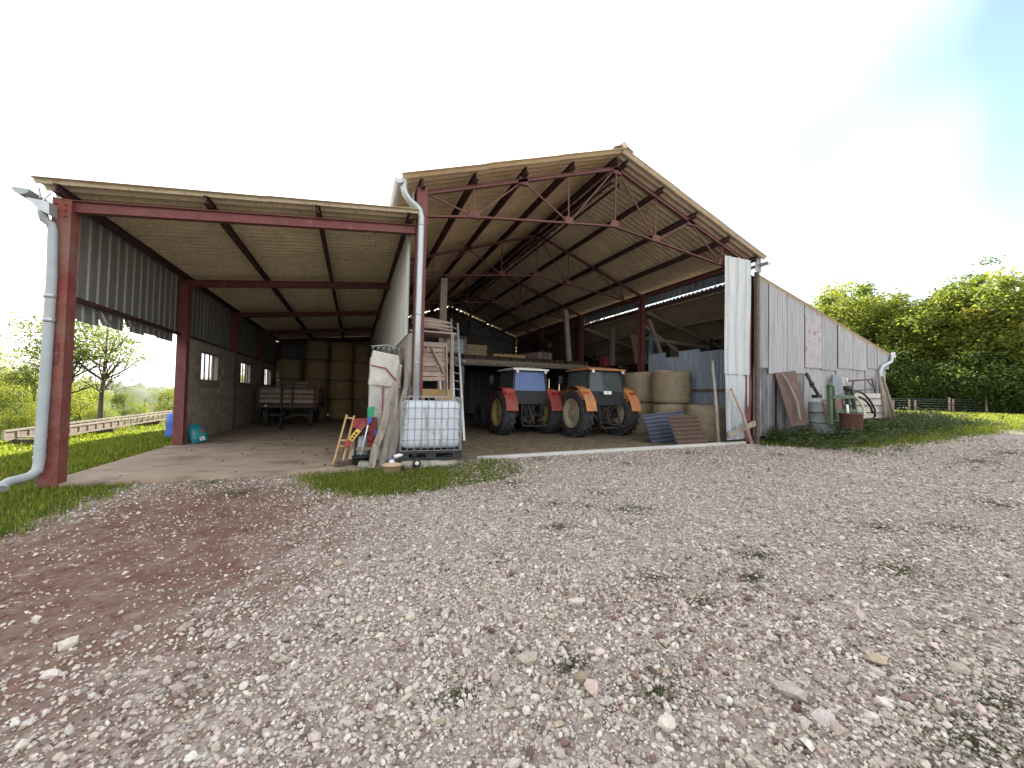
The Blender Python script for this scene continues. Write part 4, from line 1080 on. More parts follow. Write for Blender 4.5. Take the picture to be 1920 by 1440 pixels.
for i in range(1, 15):
    t = i / 15; MB().tube([a0 + (a1 - a0) * t, b0 + (b1 - b0) * t], .016, 6).build('rung', 'zinc', Ld)
o = MB().bar((1.28, 2.9, .14), (1.05, 3.2, 2.4), .06, .03).build('leaning_plank', 'white_paint'); tag(o, 'pale thin plank leaning between the hurdle and the ladder', 'plank')
tag(MB().lathe([(0, -.05), (.06, -.03), (.07, .0), (.06, .03), (0, .05)], onv(870, 678, 7.55), (0, -1, 0), 16).build('round_lamp', 'lamp_clear'), 'small white round lamp fixed to the loft beam near the ladder', 'lamp')
tag(MB().lathe([(0, -.04), (.035, -.03), (.04, .0), (.03, .03), (0, .04)], onv(953, 686, 7.5), (0, -1, 0), 12).build('round_lamp', 'lamp_clear'), 'tiny lamp on the loft beam above the red tractor', 'lamp')
# hay heap and timber on the loft
def heap(x0, x1, y0, y1, z0, h, seed, mat):
    k = random.Random(seed)
    def fn(a, t):
        e = (math.sin(math.pi * a) * math.sin(math.pi * t)) ** .45
        return (x0 + (x1 - x0) * a, y0 + (y1 - y0) * t, z0 + h * e * (.8 + .2 * math.sin(7 * a + seed) * math.cos(5 * t)) + k.uniform(-.05, .05) * e)
    return MB().grid(fn, 22, 14).build('hay_heap', mat)
tag(heap(3.2, 6.0, 11.4, 15.0, 3.05, 1.9, 1, 'hay_old'), 'tall heap of old brown hay at the back of the loft', 'hay heap')
tag(heap(5.6, 7.6, 12.0, 15.5, 3.05, .95, 2, 'hay_old'), 'lower heap of old hay right of the tall one on the loft', 'hay heap')
tag(heap(.4, 2.4, 11.0, 15.0, 3.05, 1.7, 3, 'hay_old'), 'heap of old hay on the loft behind the ladder', 'hay heap')
tag(MB().box(3.42, 4.35, 8.75, 8.80, 3.06, 3.62).build('cardboard_sheet', 'cardboard'), 'yellowish cardboard sheet upright on the loft beside the small tank', 'cardboard')
tag(MB().bar((4.35, 7.9, 3.13), (5.75, 7.75, 3.10), .11, .11, w1=.14, h1=.14).build('squared_beam', 'fresh_wood', None, .008), 'yellow squared beam lying along the loft edge', 'beam')
for lay in range(6):
    for j in range(3):
        o = MB().bar((6.75 + j * .25, 8.2, 3.09 + lay * .062), (5.9 + j * .25, 11.5, 3.09 + lay * .062), .2, .045, jit=.008).build('sawn_plank', 'pink_wood')
        tag(o, f'sawn plank in the {(NTH[:5] + NTH[6:])[lay]} layer of the loft stack, {["left", "middle", "right"][j]} of its layer', 'plank', 'planks stacked on the loft')
tag(MB().lathe([(.17, 0), (.17, 1.2), (.13, 1.2), (.13, 0), (.17, 0)], (7.05, 7.95, 3.75), (-.25, 1, .02), 18).build('black_pipe', 'black_plastic'), 'short wide black pipe lying on the plank stack', 'pipe')
# things on the racking in the side shed
for (x, y, w_, h_, mt, nm, lb, ct) in ((11.0, 6.4, .7, 1.5, 'cardboard', 'old_door', 'brown old door standing on the side shed racking', 'door'), (11.8, 6.5, .75, 1.5, 'galv_blue', 'metal_panel', 'dark blue metal panel beside the brown door', 'panel')):
    tag(MB().bar((x, y, 2.86), (x - .1, y + .25, 2.86 + h_), w_, .04, (0, 1, 0)).build(nm, mt), lb, ct)
tag(MB().box(9.75, 10.15, 7.5, 7.9, 2.86, 3.35).build('red_crate', 'red_paint', None, .02), 'dark red crate on the racking behind the red post', 'crate')
tag(MB().bar((11.35, 4.9, 2.2), (11.5, 5.0, 3.7), .42, .03, (0, 1, 0), .34).build('torn_board', 'old_wood'), 'pale torn board standing above the blue tin partition', 'board')
tag(MB().bar((9.45, 4.15, 2.9), (9.48, 4.15, 3.9), .16, .06, (0, 1, 0)).build('short_board', 'galv_blue'), 'short grey board fixed beside the red post above the bales', 'board')
# two tin sheets leaning low against the bales
o = piece(sheet_mesh('sine76', .95, 1.3, 'galv_navy', .006, .04, 8), 'leaning_tin_sheet', None, (7.82, .78, .66), (0, .5, 1), (-1, .25, 0)); tag(o, 'bluish corrugated sheet leaning by the orange tractor wheel', 'metal sheet', 'tin sheets leaning on the bales')
o = piece(sheet_mesh('sine76', .88, 1.0, 'brown_tin', .006, .02, 9), 'leaning_tin_sheet', None, (7.62, .14, .62), (0, .5, 1), (-1, .05, 0)); tag(o, 'rusty brown corrugated sheet leaning on the low bale', 'metal sheet', 'tin sheets leaning on the bales')
tag(MB().tube([(8.12, .05, .22), (8.10, .12, 1.3), (8.05, .2, 2.5)], [.05, .045, .03], 8).build('wooden_pole', 'grey_wood'), 'thin grey pole upright beside the blue tin partition', 'pole')
tag(MB().tube([onv(1408, 829, -.35), onv(1392, 775, -.3), onv(1371, 728, -.2)], [.045, .04, .03], 8).build('crooked_branch', 'pink_wood'), 'crooked branch propped against the galvanised corner sheet', 'branch')
# ================================================================== JUNK IN FRONT OF THE PARTITION
Z = .078
Cb = thing('white_cabinet', (-.48, .85, Z), 'tall white sheet-metal cabinet with red trim beside the leaning timbers', 'cabinet')
MB().box(-.80, -.24, .62, 1.15, Z, 2.16).build('body', 'cabinet_paint', Cb, .02)
MB().hexa([(-.82, .57, 1.60), (-.22, .57, 1.55), (-.82, 1.17, 1.6), (-.22, 1.17, 1.55), (-.76, .60, 2.28), (-.26, .60, 2.20), (-.76, 1.15, 2.28), (-.26, 1.15, 2.20)]).build('hood', 'cabinet_paint', Cb)
MB().bar((-.80, .555, 1.98), (-.52, .555, 1.93), .012, .025).build('red_trim', 'red_paint', Cb); MB().bar((-.52, .555, 1.93), (-.24, .555, 1.60), .012, .03).build('red_trim', 'red_paint', Cb)
MB().bar((-.55, .60, .5), (-.55, .60, 1.56), .02, .03, (0, 1, 0)).build('red_trim', 'red_paint', Cb)
for z in (.62, 1.1): MB().box(-.78, -.58, .605, .618, z, z + .42).build('door_panel', 'kerb', Cb)
W_ = thing('wire_rack', (-.5, .85, 2.29), 'bent wire rack lying on top of the white cabinet', 'wire rack')
for i in range(6):
    x = -.78 + i * .1; MB().tube([(x, .6, 2.30), (x + .05, .62, 2.37), (x + .2, .9, 2.38), (x + .22, 1.1, 2.28)], .009, 6).build('wire', 'zinc', W_)
MB().tube([(-.80, .62, 2.36), (-.5, .6, 2.40), (-.25, .62, 2.33), (-.2, .66, 2.22)], .012, 6).build('rim_wire', 'zinc', W_)
# weathered timbers leaning on the corner post
tb = [((-.76, -.10), (-.40, .04, 1.62), .12, .08), ((-.59, .0), (-.27, .08, 1.98), .10, .10), ((-.45, -.14), (-.16, -.02, 1.84), .105, .09), ((-.315, -.02), (-.10, .03, 1.55), .085, .08)]
for i, ((x, y), t_, a, c_) in enumerate(tb):
    mb = MB(); p0 = Vector((x, y, Z)); p1 = Vector(t_); n_ = 7
    for j in range(n_):
        q0 = p0.lerp(p1, j / n_); q1 = p0.lerp(p1, (j + 1) / n_)
        if j == 0: prev = Vector((rnd.uniform(-.01, .01), rnd.uniform(-.01, .01), 0))
        nxt = Vector((rnd.uniform(-.02, .02), rnd.uniform(-.02, .02), 0)); a *= rnd.uniform(.93, 1.06)
        mb.bar(q0 + prev, q1 + nxt, a * (1 - .04 * j), c_ * (1 - .03 * j), (0, 1, 0), a * (1 - .04 * (j + 1)), c_ * (1 - .03 * (j + 1))); prev = nxt
    tag(mb.build('weathered_timber', 'grey_wood'), ['leftmost and widest grey timber leaning towards the corner post', 'second grey timber from the left, tallest of the leaning four', 'third grey timber from the left leaning on the corner post', 'rightmost grey timber of the four, nearest the caged tank'][i], 'timber', 'timbers leaning on the corner post')
# wooden window-like frame
Fr = thing('narrow_ladder', (-1.35, .5, Z), 'narrow wooden ladder-like frame leaning at the edge of the junk pile', 'ladder')
for (a, c_) in (((624, 872), (650, 778)), ((641, 871), (664, 780)), ((652, 868), (672, 800))):
    MB().bar(onv(*a, .40), onv(*c_, .75), .035, .05, (0, 1, 0)).build('stile', 'fresh_wood', Fr)
for py, t in ((782, .95), (822, .5), (838, .38)):
    a = onv(624 + 26 * t, 872 - 94 * t, .40 + .35 * t); c_ = onv(641 + 23 * t, 871 - 91 * t, .40 + .35 * t); MB().bar(a, c_, .03, .06, (0, 1, 0)).build('rung', 'fresh_wood', Fr)
# red implement
Ri = thing('red_implement', (-.85, .55, Z), 'red steel farm implement with a yellow warning label amid the junk', 'implement')
MB().bar(onv(648, 838, .42), onv(686, 790, .48), .10, .13, (0, 1, 0)).build('arm', 'red_paint', Ri, .008)
lb = MB().bar(onv(657, 826, .355), onv(673, 806, .375), .085, .006, (0, 1, 0)).build('warning_label', 'yellow_label', Ri)
for t in (.2, .45, .7):
    c_ = onv(657 + 16 * t, 826 - 20 * t, .345); MB().lathe([(.018, 0), (.022, .002), (.014, .004)], c_, (0, -1, 0), 8).build('label_mark', 'ink', lb)
mb = MB().hexa([onv(660, 802, .6), onv(700, 800, .6), onv(660, 802, .75), onv(700, 800, .75), onv(664, 785, .6), onv(697, 783, .6), onv(664, 785, .75), onv(697, 783, .75)])
mb.build('hood', 'red_paint', Ri)
MB().bar(onv(697, 838, .55), onv(698, 782, .55), .16, .14, (0, 1, 0)).build('housing', 'red_paint', Ri, .015)
MB().bar(onv(708, 842, .5), onv(708, 806, .5), .09, .1, (0, 1, 0)).build('housing', 'red_paint', Ri, .01)
MB().bar(onv(706, 815, .43), onv(707, 806, .43), .08, .01, (0, 1, 0)).build('blue_sticker', 'blue_plastic', Ri)
MB().lathe([(.05, 0), (.05, .06), (.03, .07), (0, .07)], onv(695, 822, .48), (0, -1, 0), 14).build('gear_cover', 'red_paint', Ri)
MB().lathe([(.04, 0), (.05, .05), (.03, .10), (0, .1)], onv(686, 812, .44), (0, -1, 0), 12).build('clamp', 'black_iron', Ri)
MB().tube([onv(700, 785, .6), onv(716, 786, .7), onv(722, 800, .7)], .025, 8).build('handle_bar', 'red_paint', Ri)
for x0 in (-1.05, -.8): MB().bar((x0, .55, Z), (x0 + .05, .6, .6), .05, .05).build('leg', 'black_iron', Ri)
# shovel with green and blue blade held upwards
Sh = thing('plastic_shovel', (-.93, .35, Z), 'upturned shovel with green and blue plastic blade and white handle', 'shovel')
MB().tube([onv(677, 853, .36), onv(690, 797, .33)], .014, 8).build('handle', 'white_paint', Sh)
def blade(a0, a1, b0, b1): 
    q = [onv(*p, .33) for p in (a0, a1, b1, b0)]; return MB().hexa([q[0], q[1], q[0] + np.array([0, .03, 0]), q[1] + np.array([0, .03, 0]), q[3], q[2], q[3] + np.array([0, .04, 0]), q[2] + np.array([0, .04, 0])])
blade((689, 797), (693, 794), (689, 785), (701, 779)).build('lower_blade', 'blue_plastic', Sh); blade((689, 784.5), (701, 778.5), (689, 764), (703, 762)).build('upper_blade', 'green_plastic', Sh)
# tubs, block, timber
def tub(name, loc, r, h, mat, label):
    o = thing(name, loc, label, 'tub', local=True)
    MB().lathe([(r * .72, 0), (r * .80, .01), (r * .97, h - .015), (r * 1.06, h - .015), (r * 1.06, h), (r * .95, h), (r * .78, .02), (0, .02)], (0, 0, 0), (0, 0, 1), 26).build('bowl', mat, o)
    return o
tub('mortar_tub', (-.93, .33, Z), .16, .16, 'black_plastic', 'black rubber mortar tub by the grey stone block')
tub('mortar_tub', (-.44, -.50, .05), .165, .15, 'beige_plastic', 'beige plastic tub on the grass edge before the tank')
tag(MB().hexa([(-.99, -.05, Z), (-.78, -.07, Z), (-.97, .12, Z), (-.77, .12, Z), (-.985, -.03, .17), (-.80, -.05, .16), (-.96, .10, .19), (-.80, .10, .18)]).build('stone_block', 'stone', None, .015), 'grey stone block in front of the black tub', 'stone block')
tag(MB().bar((-1.36, .18, Z + .05), (-1.02, .42, Z + .05), .10, .09).build('short_timber', 'dark_wood', None, .008), 'short dark timber on the slab at the foot of the frame', 'timber')
bt = thing('white_bottle', (-.42, -.28, Z), 'white plastic bottle standing behind the beige tub', 'bottle', local=True)
MB().lathe([(.05, 0), (.055, .02), (.055, .13), (.03, .17), (.02, .17)], (0, 0, 0), (0, 0, 1), 14).build('body', 'white_plastic', bt); MB().lathe([(.022, .17), (.022, .20), (0, .2)], (0, 0, 0), (0, 0, 1), 12).build('cap', 'blue_plastic', bt)
tag(MB().box(-1.02, -.72, .46, .50, .32, .38).build('grey_board', 'grey_wood'), 'small grey board wedged behind the black tub', 'board')
wd = thing('small_drum', (-.96, .72, Z), 'white small drum under the red implement', 'drum', local=True)
MB().lathe([(.13, 0), (.15, .02), (.15, .45), (.13, .5), (0, .5)], (0, 0, 0), (0, 0, 1), 18).build('body', 'white_plastic', wd); MB().lathe([(.05, .5), (.05, .53), (0, .53)], (0, 0, 0), (0, 0, 1), 12).build('lid', 'black_plastic', wd)
# blue barrel and feed bag by the second post
bb = thing('blue_barrel', (-5.78, 6.5, -.05), 'blue plastic barrel standing on the lawn behind the second red post', 'barrel', local=True)
MB().lathe([(.20, 0), (.24, .02), (.25, .1), (.265, .18), (.25, .26), (.25, .45), (.265, .53), (.25, .6), (.24, .72), (.19, .78), (0, .78)], (0, 0, 0), (0, 0, 1), 26).build('body', 'blue_plastic', bb)
for x in (-.1, .1): MB().lathe([(.03, .78), (.03, .80), (0, .8)], (x, 0, 0), (0, 0, 1), 10).build('bung', 'black_plastic', bb)
fb = thing('feed_bag', (-4.62, 4.5, Z), 'turquoise printed feed bag leaning on the second red post', 'bag', local=True)
def bag(a, t):
    x = (a - .5) * .46 * (.75 + .25 * math.sin(math.pi * min(1, .12 + t * .8))); y = .0; z = t * .58 - .10 * (2 * a - 1) ** 2 * t; b_ = math.sin(math.pi * min(1, t * 1.05)) ** .6 * (1 - (2 * a - 1) ** 4) * .09
    return (x * (1 - .12 * t ** 3), -b_ + t * .02, z - .35 * x * t + .02)
def bagb(a, t):
    p = bag(a, t); return (p[0], .05 - (p[1]) * .8 + t * .02, p[2])
mb = MB().grid(bag, 12, 12).grid(lambda a, t: bagb(1 - a, t), 12, 12)
o = mb.build('sack', 'teal_bag', fb)
lab = MB().box(-.04, .08, -.112, -.106, .06, .17).build('printed_label', 'white_paint', fb)
for i in range(4): MB().box(-.03, .06 - .02 * (i % 2), -.1145, -.1125, .075 + i * .022, .083 + i * .022).build('print_line', 'ink', lab)
MB().box(.02, .12, -.113, -.107, .30, .38).build('printed_patch', 'red_paint', fb)
fb.rotation_euler = (R(-14), R(-8), R(38)); fb.scale = (.85, .85, .82)
# hay elevator lying along the lawn
El = thing('hay_elevator', (-8.35, 9.2, 0), 'long pale slatted conveyor frame lying along the lawn edge', 'conveyor')
e0, e1 = Vector((-8.45, 5.55, .13)), Vector((-8.3, 14.2, .22))
for sx in (-.28, .28):
    for dz in (0, .21): MB().bar(e0 + Vector((sx, 0, dz)), e1 + Vector((sx, 0, dz)), .05, .045).build('rail', 'pale_wood', El)
    MB().bar(e0 + Vector((sx, 0, .12)), e0.lerp(e1, .42) + Vector((sx, 0, .12)), .02, .17).build('side_board', 'old_wood', El)
    for i in range(24):
        p = e0.lerp(e1, i / 23); MB().bar(p + Vector((sx, 0, .0)), p + Vector((sx, 0, .21)), .045, .04, (0, 1, 0)).build('upright', 'pale_wood', El)
for i in range(12):
    p = e0.lerp(e1, (i + .5) / 12); MB().bar(p + Vector((-.28, 0, .02)), p + Vector((.28, 0, .02)), .05, .03).build('slat', 'old_wood', El)
for t in (.04, .35, .7, .97):
    p = e0.lerp(e1, t); MB().box(p.x - .35, p.x + .35, p.y - .08, p.y + .08, float(zg(p.x, p.y)) - .03, p.z - .025).build('support_block', 'dark_wood', El)

# ================================================================== THINGS AGAINST THE SIDE SHED
def gz(p): return float(zg(p[0], p[1]))
def q8(x, y): return (1440 + x / 7.385, 660 + y / 7.385)
def W8(x, y, v): return onv(*q8(x, y), v)
b0, b1, c0, c1 = W8(330, 1030, -.75), W8(570, 1000, -.75), W8(100, 290, -.06), W8(385, 262, -.06)
tag(MB().hexa([b0, b1, b0 + np.array([0, .03, 0]), b1 + np.array([0, .03, 0]), c0, c1, c0 + np.array([0, .03, 0]), c1 + np.array([0, .03, 0])]).build('brown_board', 'brown_board'), 'large dark brown board leaning on the white tin wall', 'board')
tag(MB().tube([W8(190, 290, -.14), W8(270, 410, -.26), W8(330, 540, -.40), W8(400, 690, -.56), W8(450, 960, -.85)], [.02, .028, .032, .036, .03], 8).build('straight_branch', 'bark_pale'), 'long thin branch leaning on the dark brown board', 'branch')
# barrel with auger tube
bc = W8(735, 800, -.55); bz = .45
Br = thing('oil_drum', (bc[0], -.55, bz), 'dented grey-blue oil drum with rusty rings beside the green frame', 'drum')
rb = .30
MB().lathe([(rb * .96, 0), (rb, .01), (rb, .28), (rb * 1.04, .30), (rb, .32), (rb, .58), (rb * 1.04, .60), (rb, .62), (rb, .88), (rb * 1.02, .9), (rb * .95, .9), (rb * .95, .87), (0, .87)], (bc[0], -.55, bz + .07), (0, 0, 1), 26).build('shell', 'drum_blue', Br)
for z in (.30, .60): MB().lathe([(rb * 1.03, -.012), (rb * 1.055, 0), (rb * 1.03, .012)], (bc[0], -.55, bz + .07 + z), (0, 0, 1), 26).build('ring', 'rust', Br)
Au = thing('auger_tube', tuple(W8(690, 600, -.5)), 'dark auger tube slanting out of the oil drum', 'auger')
MB().tube([W8(700, 600, -.45), W8(610, 450, -.3), W8(530, 295, -.12)], [.045, .042, .05], 10).build('tube', 'black_iron', Au)
MB().lathe([(.06, -.05), (.07, 0), (.06, .05)], W8(605, 440, -.29), (-.4, .2, 1), 10).build('collar', 'black_iron', Au); MB().bar(W8(610, 450, -.3), W8(585, 490, -.32), .025, .025).build('lever', 'black_iron', Au)
MB().box(*(lambda p: (p[0] - .09, p[0] + .09, p[1] - .09, p[1] + .09, p[2] - .08, p[2] + .02))(W8(675, 600, -.45))).build('motor_foot', 'black_iron', Au)
r_ = [W8(750, 660, -.70), W8(1010, 650, -.70), W8(830, 975, -1.0), W8(1060, 975, -1.0)]
tag(MB().hexa([r_[2], r_[3], r_[2] + np.array([0, .02, 0]), r_[3] + np.array([0, .02, 0]), r_[0], r_[1], r_[0] + np.array([0, .02, 0]), r_[1] + np.array([0, .02, 0])]).build('red_metal_sheet', 'red_steel'), 'dull red metal panel leaning behind the green frame', 'panel')
Gf = thing('green_frame', tuple(W8(1020, 980, -1.1)[:2]) + (.45,), 'green steel log-splitter frame standing in the weeds', 'log splitter')
vv = -1.12
for a, c_, w in (((860, 1000), (850, 480), .11), ((935, 940), (890, 480), .05), ((1215, 860), (1150, 500), .05)): MB().bar(W8(*a, vv), W8(*c_, vv), w, .09, (0, 1, 0)).build('upright', 'green_paint', Gf)
for a, c_ in (((890, 625), (1190, 620)), ((930, 820), (1225, 812))): MB().bar(W8(*a, vv - .05), W8(*c_, vv - .05), .05, .09).build('cross_bar', 'green_paint', Gf)
MB().tube([W8(835, 480, vv), W8(850, 445, vv), W8(880, 470, vv)], .05, 10).build('cap', 'green_paint', Gf)
MB().tube([W8(1100, 870, vv), W8(1100, 480, vv)], .05, 12).build('ram', 'black_iron', Gf); MB().lathe([(.09, -.06), (.09, .06)], W8(1100, 500, vv), (0, 0, 1), 14).build('ram_head', 'black_iron', Gf)
MB().box(*(lambda p: (p[0] - .22, p[0] + .22, p[1] - .15, p[1] + .15, p[2] - .12, p[2] + .0))(W8(1040, 960, vv))).build('foot', 'green_paint', Gf)
wl = [W8(1065, 590, -1.0), W8(1035, 345, -1.0), W8(1085, 372, -1.0), W8(1105, 450, -1.0)]
tag(MB().tube(wl, .022, 8).build('white_pipe', 'white_paint'), 'white bent pipe loop rising behind the green frame', 'pipe')
tag(MB().tube([W8(1095, 730, -1.25), W8(1110, 900, -1.25)], .03, 8).build('white_tube', 'white_paint'), 'short white tube hanging in the green frame', 'pipe')
tag(MB().tube([W8(900, 600, -1.0), W8(960, 575, -1.0), W8(1040, 565, -1.0), W8(1090, 575, -1.0)], .012, 6).build('grey_cable', 'zinc'), 'thin grey cable arched over the green frame', 'cable')
rdc = W8(1150, 960, -1.35)
Rd = thing('rusty_half_drum', (rdc[0], -1.35, rdc[2] - .22), 'rusty brown half drum at the foot of the green frame', 'drum')
MB().lathe([(.22, 0), (.235, .02), (.25, .40), (.262, .41), (.262, .43), (.235, .43), (.22, .05), (0, .05)], (rdc[0], -1.35, rdc[2] - .22), (0, 0, 1), 22).build('shell', 'rust', Rd)
MB().lathe([(.262, .405), (.27, .42), (.262, .437)], (rdc[0], -1.35, rdc[2] - .22), (0, 0, 1), 22).build('rolled_rim', 'rust', Rd)
def hose(pts, r, mat, label, v):
    tag(MB().tube([W8(*p, v - .02 * i) for i, p in enumerate(pts)], r, 8).build('rubber_hose', mat), label, 'hose', 'hoses hung by the green frame')
hose([(1180, 640), (1175, 590), (1200, 550), (1250, 545), (1320, 575), (1390, 645), (1440, 720), (1480, 800), (1480, 900)], .03, 'hose_black', 'outer thick black hose arching right of the green frame', -.7)
hose([(1310, 920), (1240, 860), (1200, 790), (1195, 720), (1215, 650), (1260, 620), (1310, 640), (1370, 690), (1420, 760), (1450, 850)], .028, 'hose_black', 'inner black hose looping right of the green frame', -.6)
hose([(1165, 592), (1220, 630), (1280, 700), (1320, 780), (1335, 860), (1322, 930)], .03, 'hose_cream', 'cream coloured hose curving down before the black ones', -.95)
# stacked pale beams
for i, (y0, y1, xa, xb) in enumerate(((575, 640, 1190, 1560), (650, 735, 1200, 1590), (745, 835, 1215, 1610), (840, 920, 1230, 1630))):
    p = [W8(xa, y1, -.5), W8(xb, y1, -.5), W8(xa, y0, -.45), W8(xb, y0, -.45)]
    o = MB().hexa([p[0], p[1], p[0] + np.array([0, .3, 0]), p[1] + np.array([0, .3, 0]), p[2], p[3], p[2] + np.array([0, .3, 0]), p[3] + np.array([0, .3, 0])]).build('pale_plank', 'pale_plank_wood', None, .008)
    tag(o, f'wide pale plank, {["top", "second from the top", "third from the top", "lowest"][i]} of the stack at the shed end', 'plank', 'pale planks stacked at the shed end')
Rf = thing('rusty_trestle', tuple(W8(1330, 575, -.35)), 'thin rusty metal trestle standing on the pale plank stack', 'trestle')
MB().tube([W8(1110, 402, -.35), W8(1440, 378, -.35)], .022, 8).build('top_bar', 'rust', Rf); MB().tube([W8(1440, 378, -.35), W8(1490, 575, -.35)], .02, 8).build('leg', 'rust', Rf)
MB().tube([W8(1180, 400, -.35), W8(1158, 530, -.35)], .02, 8).build('leg', 'rust', Rf); MB().tube([W8(1370, 385, -.35), W8(1475, 510, -.35)], .014, 8).build('brace', 'rust', Rf); MB().tube([W8(1180, 535, -.35), W8(1470, 520, -.35)], .014, 8).build('cross_bar', 'rust', Rf)
dpn = W8(980, 470, -.2); tag(MB().box(dpn[0] - .2, dpn[0] + .2, -.14, -.1, dpn[2] - .55, dpn[2] + .35).build('dark_panel', 'galv_blue'), 'dark blue-grey panel against the wall behind the white pipe', 'panel')
# leaning poles at the corner
pp = [((1700, 900), (1540, 330), .05), ((1755, 900), (1580, 340), .06), ((1640, 840), (1560, 400), .045), ((1620, 860), (1535, 300), .05)]
for i, (a, c_, r) in enumerate(pp):
    A = W8(*a, -.5 - .05 * i); Cc = W8(*c_, -.15 - .03 * i); A[2] -= .15
    tag(MB().tube([A, (A + Cc) / 2 + np.array([.03, 0, .02]), Cc], [r, r * .9, r * .75], 8).build('fence_pole', 'bark_pale'), ['second thickest bark pole leaning at the shed corner, inner of the pair', 'outermost and thickest bark pole leaning at the shed corner', 'thin bark pole leaning under the downpipe', 'bark pole leaning closest to the pale plank stack'][i], 'pole', 'poles leaning at the shed corner')
sb0 = W8(1000, 1145, -1.9); zb = gz(sb0)
p = onground(1577, 815)
tag(MB().hexa([(p[0] - .30, p[1], gz(p) - .03), (p[0] + .30, p[1], gz(p) - .03), (p[0] - .30, p[1] + .2, gz(p) - .03), (p[0] + .30, p[1] + .2, gz(p) - .03), (p[0] - .26, p[1] + .02, gz(p) + .15), (p[0] + .32, p[1] + .01, gz(p) + .17), (p[0] - .25, p[1] + .2, gz(p) + .15), (p[0] + .32, p[1] + .2, gz(p) + .17)]).build('stone_trough', 'render_wall', None, .015), 'pale rectangular stone block on the grass before the green frame', 'stone block')
p = onground(1440, 822)
def tarp(a, t):
    e = math.sin(math.pi * a) * math.sin(math.pi * t); return (p[0] - .25 + .5 * a, p[1] - .1 + .4 * t, gz(p) - .03 + .2 * e ** .6 + .03 * math.sin(17 * a + 9 * t) * e)
tag(MB().grid(tarp, 14, 12).build('blue_tarp', 'blue_plastic'), 'crumpled bright blue tarp at the foot of the white tin wall', 'tarp')

# ================================================================== WIRE FENCE FAR RIGHT
Fe = thing('wire_fence', (40, 6, .75), 'low wire fence with wooden posts in front of the right-hand trees', 'fence')
fp = []
for (px, yb, yt) in ((1640, 775, 752), (1675, 774, 753), (1705, 773, 749), (1716, 772, 752), (1780, 771, 745), (1787, 771, 748), (1850, 769, 743), (1920, 768, 745), (1990, 768, 745)):
    d = ray(px, yb); uu = 41.0 + (px - 1700) * .015; pt = CAM + d * ((uu - CAM[0]) / d[0]); z0 = gz(pt); top = onu(px, yt, uu)[2]
    fp.append((pt[0], pt[1], z0, top)); MB().tube([(pt[0], pt[1], z0 - .2), (pt[0] + rnd.uniform(-.05, .05), pt[1], max(top, z0 + .9))], [.075, .065], 8).build('post', 'old_wood', Fe)
for h in (.25, .45, .65, .85, 1.0):
    MB().tube([(a, c_, z + h) for (a, c_, z, t) in fp], .007, 5, False).build('wire', 'zinc', Fe)
